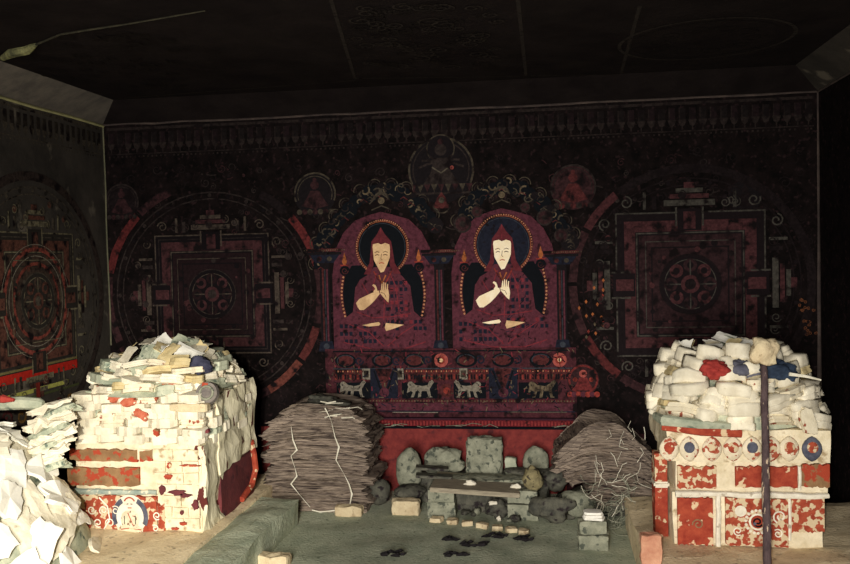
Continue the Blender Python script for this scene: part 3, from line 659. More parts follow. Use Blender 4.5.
def stone_mesh(seed, sx, sy, sz, m, amp=.18, sub=3, sq=1.0, name='stone'):
    bm = bmesh.new(); bmesh.ops.create_icosphere(bm, subdivisions=sub, radius=1)
    for v in bm.verts:
        c_ = v.co.copy()
        if sq != 1.0: c_ = Vector([math.copysign(abs(t)**sq, t) for t in c_])
        c_ *= 1 + amp*noise.noise(v.co*1.6 + Vector((seed*3.1, 0, 0))) + amp*.35*noise.noise(v.co*5 + Vector((0, seed, 0)))
        v.co = Vector((c_.x*sx/2, c_.y*sy/2, c_.z*sz/2))
    zmin = min(v.co.z for v in bm.verts)
    for v in bm.verts: v.co.z -= zmin
    b_ = MB(); b_.bm(bm, m); return mesh_of(name, b_.v, b_.f, b_.m, b_.i, smooth=True)
def brick_mesh(seed, sx, sy, sz, m, name='mud_brick', amp=.006):
    bm = bmesh.new(); bmesh.ops.create_cube(bm, size=1); bmesh.ops.subdivide_edges(bm, edges=bm.edges, cuts=5, use_grid_fill=True)
    for v in bm.verts:
        r_ = 1 - .06*sum(1 for t in v.co if abs(t) > .49) * (1 if sum(1 for t in v.co if abs(t) > .49) > 1 else 0) * .5
        p = Vector((v.co.x*sx*r_, v.co.y*sy*r_, (v.co.z*r_+.5)*sz)); v.co = p + noise.noise_vector(p*22+Vector((seed, 0, 0)))*amp
    b_ = MB(); b_.bm(bm, m); return mesh_of(name, b_.v, b_.f, b_.m, b_.i)
BUN = {}
for key, m in (('paper', PAPER), ('red', PAPERR), ('green', PAPERG), ('tan', PAPERT)):
    BUN[key] = [bundle_mesh(s, .15, .11, .042, 2 + s % 2, m, rough=.16) for s in range(6)]
ROCK = [bundle_mesh(40+s, .15, .13, .056, 1+(s % 3 == 0), PAPER, rough=.26, warp=.18) for s in range(9)]
for me in ROCK:
    for p_ in me.polygons: p_.use_smooth = True
SHT = {k: [sheet_mesh(s+60, .17, .11, m, curl=.014) for s in range(5)] for k, m in (('paper', PAPER), ('green', PAPERG), ('tan', PAPERT), ('white', PAPERW), ('red', PAPERR))}
BIG = {k: [sheet_mesh(s+90, .25, .19, m, curl=.022, th=.006) for s in range(5)] for k, m in (('paper', PAPER), ('white', PAPERW))}
LONG = [bundle_mesh(140+s, .42, .10, .026, 3, PAPER if s != 1 else PAPERG, rough=.2, warp=1.1, name='page_bundle') for s in range(4)]
def put(name, me, loc, rot, label, cat, group=None, sc=(1, 1, 1)):
    o = link(name, me); o.location = loc
    o.rotation_euler = rot if not isinstance(rot, Matrix) else rot.to_euler()
    o.scale = sc; return tag(o, label, cat, group)
ORD = ['first', 'second', 'third', 'fourth', 'fifth', 'sixth', 'seventh', 'eighth', 'ninth', 'tenth', 'eleventh', 'twelfth', 'thirteenth', 'fourteenth', 'fifteenth', 'sixteenth']
COLN = {'paper': 'off-white', 'red': 'red-blotched', 'green': 'grey-green', 'tan': 'tan', 'white': 'bright white'}
def basis(n, yaw):
    n = Vector(n).normalized(); q = Vector((0, 0, 1)).rotation_difference(n); return (q.to_matrix() @ Matrix.Rotation(yaw, 3, 'Z'))

# ------------------------------------------------------------------ LEFT ALTAR
AX0, AX1, AYF, AYB = -2.49, -1.80, 4.16, 4.90
root = empty('altar', ((AX0+AX1)/2, (AYF+AYB)/2, .18), 'whitewashed mud altar with red painted bands and a small haloed figure, under the left heap', 'altar')
off = root.location.copy()
b = MB(); rseed = 1.0
b.box(AX0, AX1, AYF, AYB, .165, .64, WHITEW, seg=9, jit=.014); b.box(AX0+.04, AX1-.04, AYF+.05, AYB-.03, .63, .90, PAPERG, seg=6, jit=.01)
b.build('body', root, off=off)
PA = Plane((0, AYF-.010, 0), (1, 0, 0), (0, 0, 1), (0, -1, 0))
def facepanel(name, plane, x0, y0, x1, y1, m, dp=.008, label=None, nx=16, rag=.006, par=None, of=None):
    """thin coat of painted plaster with ragged edges, corners given on the altar front"""
    u0, v1 = plane.uv(x0, y0); u1, v0_ = plane.uv(x1, y1); rg = random.Random(int(x0+y0)); b_ = MB()
    up = [(u0+(u1-u0)*i/nx, v1+rg.uniform(-rag, rag)) for i in range(nx+1)]; lo = [(u0+(u1-u0)*i/nx, v0_+rg.uniform(-rag, rag)) for i in range(nx+1)]
    vs_ = [plane.pt(u, v, dp) for u, v in up] + [plane.pt(u, v, dp) for u, v in lo] + [plane.pt(u, v, -.02) for u, v in up] + [plane.pt(u, v, -.02) for u, v in lo]
    n = nx+1; fs_ = []
    for i in range(nx): fs_ += [[n+i, n+i+1, i+1, i], [2*n+i, 2*n+i+1, 3*n+i+1, 3*n+i][::-1], [i, i+1, 2*n+i+1, 2*n+i], [n+i, 3*n+i, 3*n+i+1, n+i+1]]
    fs_ += [[0, 2*n, 3*n, n], [nx, n+nx, 3*n+nx, 2*n+nx]]
    b_.add(vs_, fs_, m); return tag(b_.build(name, par or root, off=of or off), label)
PET0 = mat('flaked_white_figure', (196, 184, 156), (226, 214, 188), scale=24, c3=(120, 84, 66), t3=.60, s3=60, bump=.4)
facepanel('painted_band', PA, 70, 449, 138, 461, REDBR, label='narrow flaking red and ochre painted band')
facepanel('painted_band', PA, 140, 450, 153, 461, REDBR, label='short red and ochre stub of the painted band', nx=4)
facepanel('painted_band', PA, 68, 467, 140, 486, REDBR, label='wide red and brown painted band')
facepanel('painted_panel', PA, 80, 495, 158, 532, REDP, label='red scroll painting around the haloed figure', rag=.008)
facepanel('painted_panel', PA, 158, 504, 166, 532, REDP, label='ragged red edge of the painted panel', nx=3, rag=.012)
def blob(x, y, wx, wy, m, seed):
    rg_ = random.Random(seed); u, v = PA.uv(x, y); k = .0053; n = 14; o1 = []
    for q in range(n):
        t = 2*PI*q/n; r_ = rg_.uniform(.6, 1.1); o1.append((u+math.cos(t)*wx/2*k*r_, v+math.sin(t)*wy/2*k*r_))
    b_ = MB(); b_.add([PA.pt(a_, c_, .016) for a_, c_ in o1] + [PA.pt(a_, c_, -.01) for a_, c_ in o1], [list(range(n))[::-1]] + [[q, (q+1) % n, n+(q+1) % n, n+q] for q in range(n)], m)
    return b_.build('paint_patch', root, off=off)
# relief of old mud bricks in the lower right of the front
rseed = 70.0
for r_i, (zz, xs_) in enumerate(((.19, (-2.01, -1.89, -1.80)), (.25, (-2.04, -1.95, -1.86, -1.80)), (.31, (-2.0, -1.90, -1.80)), (.37, (-2.04, -1.93, -1.80)), (.43, (-2.05, -1.97, -1.88, -1.80)), (.49, (-2.08, -1.98, -1.89, -1.80)), (.55, (-2.16, -2.05, -1.94, -1.80)))):
    for q in range(len(xs_)-1):
        rseed += 1; b = MB(); b.box(xs_[q]+.004, xs_[q+1]-.004, AYF-.014, AYF+.02, zz+.003, zz+.056, WHITEW, seg=3, jit=.007); b.build('mud_brick', root, off=off)
for i, (x, y, wx, wy, m) in enumerate(((163, 489, 7, 11, MAROON), (178, 492, 20, 6, MAROON), (186, 495, 12, 5, MAROON), (196, 504, 8, 11, MAROON), (183, 512, 4, 6, MAROON), (170, 465, 5, 6, REDD), (169, 476, 9, 6, REDD), (190, 465, 24, 3, REDP), (184, 523, 8, 4, REDD), (176, 528, 9, 3, REDD), (157, 432, 7, 8, REDBR), (208, 431, 4, 5, MAROON))):
    blob(x, y, wx, wy, m, i)
b = MB(); u0, v = PA.uv(70, 491); u1, _ = PA.uv(157, 491)
b.tube([(u0+(u1-u0)*i/12, AYF-.012+rnd.uniform(-.003, .003), v+rnd.uniform(-.003, .003)) for i in range(13)], [.015+rnd.uniform(-.003, .003) for _ in range(13)], TEAL, 8)
tag(b.build('ledge', root, off=off), 'rounded grey-green ledge')
# the small haloed figure
a = Art(PA, 'altar_figure', 'x', 'x', 131, 512, d=.012); fr = a.root; a.layer()
a.inv = off; tmp = a.root; a.root = root
a.disc(0, 2, 17, WHITEP, ry=19); a.arc(0, 4, 13.5, 18, -25, 62, SLATEP, asp=1.1); a.arc(0, 4, 13.5, 18, 118, 205, SLATEP, asp=1.1)
a.done('halo', 'slate-blue arcs of the small halo')
a.disc(0, -8, 6, WHITEP, n=14); a.arc(0, -9, 4.6, 6, 20, 160, REDD); a.stroke([(-3, -8), (-1, -8.5)], .8, K_INK); a.stroke([(1, -8.5), (3, -8)], .8, K_INK); a.stroke([(-2, -4.6), (2, -4.6)], .9, REDD)
a.poly([(-4, -2), (4, -2), (8, 1), (9, 8), (8, 12), (13, 15), (12, 19), (-12, 19), (-13, 15), (-8, 12), (-9, 8), (-8, 1)], PET0); a.stroke([(-5.5, 3), (-5.5, 11)], .8, K_OL); a.stroke([(5.5, 3), (5.5, 11)], .8, K_OL); a.stroke([(-2, 0), (0, 5), (3, 12)], .9, REDD); a.stroke([(-11, 16), (0, 14.6), (11, 16)], 1.0, REDP)
a.done('small_painted_figure')
for i in range(7): a.disc(-15+i*5, 20, 2.2, REDD if i % 2 else WHITEP, n=8)
a.done('lotus_row')
for k in range(5): a.curl(-38+k*6, -2+(k % 2)*12, 4.5, k, WHITEP, wd=1.1)
a.curl(27, 2, 4, 1, WHITEP, wd=1.1); a.curl(25, 14, 3.4, 4, WHITEP, wd=1.1); a.stroke([(-30, -14), (-22, -6), (-20, 6), (-26, 16)], 1.4, WHITEP); a.done('scroll_painting')
bpy.data.objects.remove(tmp)
# right flank: crumbling lower wall with bare maroon patch and red rim
b = MB(); rseed = 2.0; b.box(AX1-.03, AX1+.02, AYF+.22, AYB, .165, .43, MAROON, seg=5, jit=.008); b.build('side_panel', root, off=off)['label'] = 'maroon side panel'
b = MB(); b.tube([(AX1+.03, AYB-.24, .20), (AX1+.035, AYB-.08, .24), (AX1+.04, AYB-.02, .32), (AX1+.035, AYB-.03, .42), (AX1+.03, AYB-.06, .50)], .018, REDD, 8)
b.build('side_border', root, off=off)['label'] = 'curved red border of the side panel'
b = MB(); rseed = 3.0; b.box(AX1-.05, AX1+.02, AYF-.004, AYF+.26, .17, .64, WHITESIDE, seg=9, jit=.03); b.box(AX1-.03, AX1+.03, AYF+.2, AYB+.02, .44, .86, WHITESIDE, seg=9, jit=.03)
b.build('side_plaster', root, off=off)['label'] = 'pitted whitish plaster flank'
LUMP = [bundle_mesh(240+s_, .15, .11, .046, 1, PAPER, rough=.13, warp=.15) for s_ in range(8)]
for me in LUMP:
    for p_ in me.polygons: p_.use_smooth = False
# courses of bundles + heap
def course(side, z, u0, u1, y, n, who, sub, keys, scale=1.0, out=0.0, lab=None, mesh=None, rg=rnd, nrm=None):
    for i in range(n):
        t = (i+.5)/n + rg.uniform(-.02, .02); key = rg.choice(keys)
        me = rg.choice(LUMP if key == 'paper' else BUN[key])
        if side == 'front': loc = (u0+(u1-u0)*t, y+rg.uniform(-.006, .012)-out, z+rg.uniform(-.004, .004)); yaw = rg.uniform(-.15, .15)
        else: loc = (y+rg.uniform(-.012, .006)+out, u0+(u1-u0)*t, z+rg.uniform(-.004, .004)); yaw = PI/2+rg.uniform(-.2, .2)
        wd = abs(u1-u0)/n/.15*1.04
        o = put('page_bundle', me, loc, (rg.uniform(-.08, .08), rg.uniform(-.06, .06), yaw), lab(i), 'page bundle', sub, (wd, scale, scale*rg.uniform(.9, 1.15)))
nL = 0
zs = [.632, .676, .72, .764, .808, .852]
for c_, z in enumerate(zs):
    cn = ORD[c_]
    course('front', z, AX0-.01, AX1+.01, AYF+.045, 6 if c_ % 2 else 5, 'L', 'page bundles on the left altar', ['paper']*14+['red'],
           lab=lambda i, cn=cn: 'whitish page bundle, left altar front, %s course above the red bands, %s from left' % (cn, ORD[i]))
    course('side', z-.02, AYF+.12, AYB+.02, AX1-.045, 5, 'L', 'page bundles on the left altar', ['paper']*3+['green'], out=.02+.012*math.sin(c_),
           lab=lambda i, cn=cn: 'page bundle, right flank of left heap, %s course, %s back from the front' % (cn, ORD[i]))
# domed heap: height field surface
def dome(cx, cy, rx, ry, zb, h, pw):
    def f(x, y):
        r_ = math.sqrt(((x-cx)/rx)**2 + ((y-cy)/ry)**2); return zb + h*max(0, 1-r_**pw)
    def nrm(x, y):
        e = .01; return Vector((-(f(x+e, y)-f(x-e, y))/(2*e), -(f(x, y+e)-f(x, y-e))/(2*e), 1)).normalized()
    return f, nrm
def core(name, cx, cy, rx, ry, zb, f, m, label, cat):
    vs = []; fs = []; R_, A_ = 9, 30
    for i in range(R_+1):
        r_ = i/R_
        for k in range(A_):
            t = 2*PI*k/A_; x, y = max(XL+.015, cx+rx*r_*math.cos(t)), cy+ry*r_*math.sin(t)
            vs.append((x-cx, y-cy, (f(x, y) if i < R_ else zb)-zb + (noise.noise(Vector((x*8, y*8, 1)))*.02 if i < R_ else 0)))
    for i in range(R_):
        for k in range(A_): fs.append([i*A_+k, (i+1)*A_+k, (i+1)*A_+(k+1) % A_, i*A_+(k+1) % A_])
    o = link(name, mesh_of(name, vs, fs, m, smooth=True)); o.location = (cx, cy, zb)
    return tag(o, label, cat, kind='stuff')
cx, cy = (AX0+AX1)/2, 4.55
fL, nLf = dome(cx, cy, .40, .45, .88, .23, 3.0)
core('loose_fragment_mass', cx, cy, .39, .44, .885, lambda x, y: max(.886, fL(x, y)-.035), PAPERG, 'packed crumbs and scraps filling the inside of the left heap', 'scraps')
rg = random.Random(21)
# tiers around the dome
for c_, (z, s_, n) in enumerate(((.898, 1.0, 15), (.938, .95, 14), (.978, .88, 13), (1.015, .78, 11))):
    for i in range(n):
        t = -PI*.98 + (PI*1.42)*(i+.5)/n
        e = 3.2; r_ = (abs(math.cos(t))**e+abs(math.sin(t))**e)**(-1/e)
        x = cx + math.cos(t)*r_*.335*s_; y = cy + math.sin(t)*r_*.37*s_
        key = rg.choice(['paper']*7+['red', 'green', 'tan'] if c_ < 2 else ['paper']*4+['green', 'tan', 'red'])
        nx_, ny_ = math.cos(t), math.sin(t)
        M = Matrix.Rotation(math.atan2(ny_, nx_)+PI/2+rg.uniform(-.3, .3), 3, 'Z') @ Matrix.Rotation(rg.uniform(-.5, .15), 3, 'X') @ Matrix.Rotation(rg.uniform(-.22, .22), 3, 'Y')
        put('page_bundle', rg.choice(BUN[key]), (x+rg.uniform(-.02, .02), y+rg.uniform(-.025, .02), z+rg.uniform(-.018, .016)), M,
            '%s page bundle, left heap, %s ring from the top, %s round from the left' % (COLN[key], ORD[3-c_], ORD[i]), 'page bundle', 'page bundles on the left altar', (rg.uniform(.6, 1.2), rg.uniform(.8, 1.1), rg.uniform(.7, 1.25)))
# loose scraps on top
for i in range(48):
    for _ in range(30):
        x, y = cx+rg.uniform(-.33, .33), cy+rg.uniform(-.38, .3)
        if fL(x, y) > .99 or (fL(x, y) > .93 and rg.random() < .3): break
    n_ = nLf(x, y); n_ = (n_ + Vector((rg.uniform(-.45, .45), rg.uniform(-.7, .25), 0))).normalized()
    key = rg.choice(['paper', 'paper', 'green', 'green', 'green', 'tan', 'white'])
    side = 'left' if x < cx-.1 else 'right' if x > cx+.1 else 'middle'; dep = 'front' if y < cy-.08 else 'back'
    put('loose_page', rg.choice(SHT[key]), (x, y, fL(x, y)+rg.uniform(-.005, .035)), basis(n_, rg.uniform(0, 6.28)),
        '%s torn page loose on top of the left heap, %s %s' % (COLN[key], side, dep), 'page', 'loose pages on the left heap, %s %s %s' % (COLN[key], side, dep), (rg.uniform(.55, 1), rg.uniform(.5, .9), 1))
def at_dome(px, py, Y, dz=0): p = AY(px, py, Y); return Vector((p.x, p.y, p.z+dz))
def face_cam(p, roll, tilt=0.0):
    d_ = (CAMP - Vector(p)).normalized(); d_.z += tilt; return basis(d_, roll)
p = at_dome(159, 345, 4.5); put('white_card', sheet_mesh(201, .15, .10, PAPERW, curl=.004, name='white_card'), p, basis((-.1, -.8, .65), .75), 'bright white card standing at a tilt on the peak of the left heap', 'card')
p = at_dome(197, 352, 4.5); put('tan_card', sheet_mesh(202, .12, .075, PAPERT, curl=.004, name='tan_card'), p, basis((.1, -.85, .5), 1.0), 'tan rectangular card leaning on the peak of the left heap, right of the white card', 'card')
p = at_dome(198, 370, 4.33); put('dark_blue_scrap', stone_mesh(31, .12, .09, .10, mat('dark_blue_paper', (44, 44, 62), (70, 70, 88), scale=20, bump=.4), amp=.6, name='dark_blue_scrap'), p-Vector((0, 0, .03)), (.3, .2, .4), 'dark blue crumpled scrap near the top of the left heap', 'scrap')
# round stamped clay tablet
root2 = empty('round_tablet', at_dome(207, 393, 4.22), 'round grey clay tablet with raised ring, upper right front of the left heap', 'clay tablet')
bm = bmesh.new(); bmesh.ops.create_cone(bm, cap_ends=True, segments=24, radius1=.062, radius2=.055, depth=.03); b = MB(); b.bm(bm, mat('grey_clay', (92, 86, 84), (126, 118, 110), scale=20, bump=.5)); o = b.build('disc', root2); 
bm = bmesh.new(); b = MB(); pts = [(.034*math.cos(t*PI/10), .034*math.sin(t*PI/10), .017) for t in range(21)]; b.tube(pts, .007, STONE, 6); bm.free(); b.build('raised_ring', root2)
b = MB(); b.box(-.03, .0, .03, .05, .012, .018, REDD); b.build('red_fleck', root2)
root2.rotation_euler = basis((.15, -.95, .25), 0).to_euler()
put('long_tablet', brick_mesh(5, .20, .07, .042, BRICK, name='long_tablet'), at_dome(190, 411, 4.17), (0, .03, .05), 'long tan tablet with a grey end, jutting from the front of the left heap', 'clay tablet')
for i, (px, py, Yy, rz) in enumerate(((172, 385, 4.24, .3), (117, 398, 4.18, .5), (142, 415, 4.16, -.4), (130, 403, 4.17, .1))):
    put('red_printed_scrap', bundle_mesh(300+i, .085, .05, .05 if i == 0 else .03, 1, mat('red_printed_scrap', (168, 76, 54), (198, 120, 92), scale=20, c3=(228, 214, 186), t3=.6, s3=30), rough=.25, name='red_printed_scrap'), at_dome(px, py, Yy), basis((.0, -.95, .3), rz),
        ['red-printed scrap standing below the dark blue scrap on the left heap', 'red-flecked scrap on the upper left front of the left heap', 'brownish red scrap in the middle of the left heap front', 'small red scrap above the brownish one on the left heap'][i], 'scrap')

# ------------------------------------------------------------------ FOREGROUND HEAP against the left wall
fcx, fcy = -2.86, 3.72
fF, nF = dome(fcx, fcy, .64, .68, .17, .66, 2.3)
core('loose_fragment_mass', fcx, fcy, .60, .64, .17, lambda x, y: fF(x, y)-.07, PAPERG, 'packed white scraps inside the heap at the lower left edge', 'scraps')
rg = random.Random(5)
SLABS = [bundle_mesh(700+s_, .23, .17, .020, 2, PAPERW if s_ % 3 else PAPER, rough=.22, warp=.9, name='loose_page') for s_ in range(7)]
cells = []
for j in range(9):
    for i in range(9):
        x, y = fcx-.05+i*.082+(j % 2)*.04, fcy+.42-j*.125
        if fF(x, y) > .185 and x > XL+.1 and (y < fcy+.25): cells.append((x, y))
cells.sort(key=lambda c_: fF(*c_))
for i, (x, y) in enumerate(cells):
    x += rg.uniform(-.03, .03); y += rg.uniform(-.03, .03); z = fF(x, y); n_ = nF(x, y)
    n_ = (Vector((n_.x, n_.y-.15, n_.z*.9)) + Vector((rg.uniform(-.3, .3), rg.uniform(-.3, .3), rg.uniform(-.1, .2)))).normalized()
    q = 'bottom' if z < .38 else 'middle' if z < .62 else 'top'; sd = 'at the frame edge' if x < fcx+.3 else 'on the altar side'
    s_ = rg.uniform(.7, 1.1)
    put('loose_page', rg.choice(SLABS + BIG['paper'][:2] + BIG['white'][:2]), Vector((x, y, z-.02))+n_*rg.uniform(-.01, .015), basis(n_, rg.uniform(0, 6.28)),
        'crumpled white sheet in the lower left heap, %s part, %s' % (q, sd), 'page', 'crumpled white sheets in the lower left heap, %s part, %s' % (q, sd), (s_, s_*rg.uniform(.7, 1), 1))
for i in range(14):
    px = 56+rg.uniform(-10, 4)-i*.5; py = 408+i*4.8; Yy = 3.97-.01*i
    p = AY(px, py, Yy)
    put('page_bundle', LONG[i % 4], p, Matrix.Rotation(.25+rg.uniform(-.25, .25), 3, 'Z') @ Matrix.Rotation(-.22+rg.uniform(-.12, .1), 3, 'Y'), 'long thin sagging page bundle, %s from top, right side of lower left heap' % ORD[i], 'page bundle', None, (.55, .9, rg.uniform(.8, 1.2)))
p = AY(22, 404, 3.95)
b = MB(); b.tube([(-.22, 0, 0), (-.1, 0, .004), (0, 0, .006), (.09, 0, .0), (.11, 0, -.002)], [.030, .034, .034, .03, .018], PAPERG, 10); o = b.build('rolled_page'); o.location = p; o.rotation_euler = (0, 0, .1)
tag(o, 'pale rolled sheet lying along the top of the lower left heap', 'page')
b = MB(); b.tube([(-.06, 0, 0), (0, 0, .006), (.06, 0, 0)], [.01, .022, .008], REDC, 8); o = b.build('red_scrap'); o.location = AY(3, 400, 3.9); tag(o, 'dark red scrap at the left frame edge, on top of the lower left heap', 'scrap')

# ------------------------------------------------------------------ RIGHT ALTAR
BX0, BX1, BYF, BYB = .555, 1.275, 4.16, 4.85
root = empty('altar', ((BX0+BX1)/2, (BYF+BYB)/2, .18), 'mud altar with red painted panels, white mouldings and lotus row, under the right heap', 'altar'); off = root.location.copy()
b = MB(); rseed = 5.0; b.box(BX0+.02, BX1-.02, BYF, BYB, .165, .43, WHITEW, seg=6, jit=.008); b.build('base', root, off=off)
b = MB(); b.box(BX0+.035, BX1-.0, BYF+.0, BYB, .43, .60, WHITEW, seg=6, jit=.008); b.build('upper_body', root, off=off)
b = MB(); b.box(BX0-.0, BX1+.01, BYF-.03, BYB, .585, .735, WHITEW, seg=8, jit=.012); b.build('lotus_tier', root, off=off)
PBF = Plane((0, BYF-.008, 0), (1, 0, 0), (0, 0, 1), (0, -1, 0))
def fp(*k, **q): return facepanel(*k, par=root, of=off, **q)
fp('painted_panel', PBF, 677, 497, 713, 545, REDD, label='plain red lower left panel', dp=.01)
fp('painted_panel', PBF, 725, 497, 788, 546, REDP, label='red lower middle panel with a white spiral', dp=.01)
fp('painted_panel', PBF, 791, 496, 824, 532, REDP, label='flaking red lower right panel', dp=.01)
fp('painted_panel', PBF, 677, 466, 716, 488, REDP, label='flaking upper left panel', dp=.012)
fp('painted_panel', PBF, 735, 466, 797, 487, REDD, label='red upper middle panel', dp=.012)
fp('painted_panel', PBF, 801, 464, 829, 487, REDBR, label='red upper right panel with brown marks', dp=.012)
b = MB(); u0, v = PBF.uv(675, 493); u1, _ = PBF.uv(828, 491)
b.tube([(u0+(u1-u0)*i/14, BYF-.02, v+rnd.uniform(-.003, .003)) for i in range(15)], [.014+rnd.uniform(-.003, .003) for _ in range(15)], WHITEP, 8); b.build('white_moulding', root, off=off)
b = MB(); u, v = PBF.uv(718, 520); b.tube([(u+rnd.uniform(-.003, .003), BYF-.016, v+.12-i*.04) for i in range(8)], [.012]*8, WHITEP, 8); b.build('white_upright', root, off=off)
b = MB(); 
for (x, y0_, y1_) in ((799, 466, 490), (789, 497, 540)):
    u, v = PBF.uv(x, y0_); _, v2 = PBF.uv(x, y1_); b.tube([(u, BYF-.01, v), (u+.004, BYF-.01, (v+v2)/2), (u, BYF-.01, v2)], .008, WHITEP, 6)
b.build('white_upright', root, off=off)
a = Art(PBF, 'tmp', 'x', 'x', 757, 521, d=.014); tmp = a.root; a.inv = off; a.root = root; a.layer()
a.beads(0, 0, 12, 40, 330, 16, 1.6, WHITEP); a.disc(0, 0, 9, WHITEP, n=20); a.disc(0, 0, 7, REDD, n=16); a.curl(0, 0, 5.4, .5, K_DK, wd=1.8); a.disc(-3, 2, 1.8, SLATEP, n=8)
a.disc(-17, -11, 6, WHITEP, n=12); a.curl(22, -6, 7, 2, WHITEP, wd=1.6); a.curl(20, 12, 5, 4, WHITEP, wd=1.3); a.curl(-20, 10, 5, 1, WHITEP, wd=1.3); a.curl(-60, 4, 6, 3, paint((150, 120, 90), .3), wd=1.4)
a.done('white_spiral_painting'); 
a.p = Plane((0, BYF-.034, 0), (1, 0, 0), (0, 0, 1), (0, -1, 0)); a.d = .012; a.u, a.v = a.p.uv(757, 449)
bpy.data.objects.remove(tmp)
# lotus petals, alternately grey-blue and red, as raised bosses
PET = mat('flaked_petal', (206, 192, 164), (226, 214, 188), scale=18, c3=(164, 84, 62), t3=.54, s3=34, bump=.5)
for i, (px, m1, m2) in enumerate(((669, REDD, PET), (689, SLATEP, PET), (712, REDP, PET), (733, REDP, PET), (752, SLATEP, PET), (771, REDP, PET), (789, REDP, PET), (812, REDP, SLATEP))):
    p = AY(px, 449, BYF-.04); b = MB(); bm = bmesh.new(); bmesh.ops.create_uvsphere(bm, u_segments=16, v_segments=8, radius=1)
    for v in bm.verts: v.co = Vector((v.co.x*.046, v.co.y*.016, v.co.z*.060*(1-.2*abs(v.co.x)))) + p
    b.bm(bm, m2)
    bm = bmesh.new(); bmesh.ops.create_uvsphere(bm, u_segments=14, v_segments=8, radius=1)
    for v in bm.verts: v.co = Vector((v.co.x*.028, v.co.y*.012, v.co.z*.030)) + p + Vector((0, -.008, .008))
    b.bm(bm, m1); o = b.build('lotus_petal', root, smooth=True, off=off)
b = MB(); u0 = BX0-.02; b.tube([(BX0-.03, BYF-.03, .745), (BX0+.15, BYF-.045, .735), (BX0+.33, BYF-.045, .722)], [.014, .026, .02], REDD, 8); b.tube([(BX0-.04, BYF+.1, .775), (BX0-.02, BYF-.03, .778), (BX0+.14, BYF-.05, .765), (BX0+.28, BYF-.05, .757)], [.02, .028, .024, .016], PAPERG, 8)
tag(b.build('upper_rim', root, off=off), 'rounded red and grey upper rim')
for i, (z0_, z1_, m) in enumerate(((.165, .42, REDD), (.45, .585, REDP))):
    b = MB(); rseed = 8.0+i; b.box(.505, .565, BYF+.1, BYF+.2, z0_, z1_, m, seg=4, jit=.006); b.build('corner_post', root, off=off)
b = MB(); b.box(.50, .575, BYF+.09, BYF+.21, .42, .45, WHITEP, bev=.008); tag(b.build('post_cap', root, off=off), 'white cap between the red posts')
# heap
cx2, cy2 = (BX0+BX1)/2+.005, 4.48
fR, nR = dome(cx2, cy2, .44, .42, .74, .37, 2.6)
core('loose_fragment_mass', cx2, cy2, .37, .38, .742, lambda x, y: max(.743, fR(x, y)-.06), PAPERG, 'packed crumbs and scraps filling the inside of the right heap', 'scraps')
rg = random.Random(77)
for c_, (z, s_, n) in enumerate(((.745, 1.0, 11), (.795, 1.0, 12), (.845, .98, 11), (.895, .95, 11), (.945, .88, 10), (.99, .78, 9), (1.035, .64, 7))):
    for i in range(n):
        t = -PI*1.22 + (PI*1.42)*(i+.5+.5*(c_ % 2))/n
        e = 2.8; r_ = (abs(math.cos(t))**e+abs(math.sin(t))**e)**(-1/e)
        x = cx2 + math.cos(t)*r_*.355*s_; y = cy2 + math.sin(t)*r_*.345*s_
        key = rg.choice(['paper']*12+['red', 'tan'])
        M = Matrix.Rotation(t+PI/2+rg.uniform(-.25, .25), 3, 'Z') @ Matrix.Rotation(rg.uniform(-.6, .1), 3, 'X') @ Matrix.Rotation(rg.uniform(-.2, .2), 3, 'Y')
        k = rg.uniform(.75, 1.25)
        put('page_bundle', rg.choice(ROCK if key == 'paper' else BUN[key]), (x+rg.uniform(-.02, .02), y+rg.uniform(-.02, .02), z+rg.uniform(-.014, .014)), M,
            '%s page bundle, right heap, %s ring above the lotus row, %s from the left' % (COLN[key], ORD[c_], ORD[i]), 'page bundle', 'page bundles on the right altar', (k, rg.uniform(.9, 1.1), rg.uniform(.95, 1.3)))
for i in range(30):
    for _ in range(30):
        x, y = cx2+rg.uniform(-.3, .3), cy2+rg.uniform(-.3, .25)
        if fR(x, y) > 1.0: break
    n_ = (nR(x, y) + Vector((rg.uniform(-.4, .4), rg.uniform(-.6, .2), 0))).normalized(); key = rg.choice(['paper', 'paper', 'green', 'tan', 'white'])
    side = 'left' if x < cx2 else 'right'; dep = 'front' if y < cy2-.05 else 'back'
    put('loose_page', rg.choice(SHT[key]), (x, y, fR(x, y)+rg.uniform(-.005, .03)), basis(n_, rg.uniform(0, 6.28)),
        '%s torn page loose on top of the right heap, %s %s' % (COLN[key], side, dep), 'page', 'loose pages on the right heap, %s %s %s' % (COLN[key], side, dep), (rg.uniform(.6, 1.05), rg.uniform(.5, .9), 1))
def cloth(name, p, sx, sy, sz, m, seed, label, cat='cloth'):
    return put(name, stone_mesh(seed, sx, sy, sz, m, amp=.5, sub=4, name=name), p-Vector((0, 0, sz/2)), (.1, .1, .2), label, cat)
cloth('red_cloth', AY(712, 371, 4.16), .125, .09, .085, REDC, 51, 'bright red crumpled cloth on the upper left of the right heap')
cloth('blue_cloth', AY(778, 372, 4.17), .17, .09, .10, BLUEC, 52, 'dark blue crumpled cloth on the right heap, just right of the pole')
cloth('grey_cloth', AY(742, 371, 4.20), .15, .09, .10, SLATE, 53, 'slate-grey crumpled cloth between the red cloth and the pole on the right heap')
b = MB(); p0, p1 = AY(789, 374, 4.12), AY(821, 380, 4.12); b.tube([p0, (p0+p1)/2+Vector((0, 0, .004)), p1], [.009, .007, .004], STRAW, 6); tag(b.build('white_stick'), 'thin white stick pointing right from the dark blue cloth', 'stick')
put('red_printed_scrap', bundle_mesh(310, .13, .07, .03, 2, PAPERR, rough=.2, name='red_printed_scrap'), AY(806, 421, 4.10), basis((.2, -.95, .25), 2.0), 'pale scrap with a bold red mark on the right side of the right heap', 'scrap')
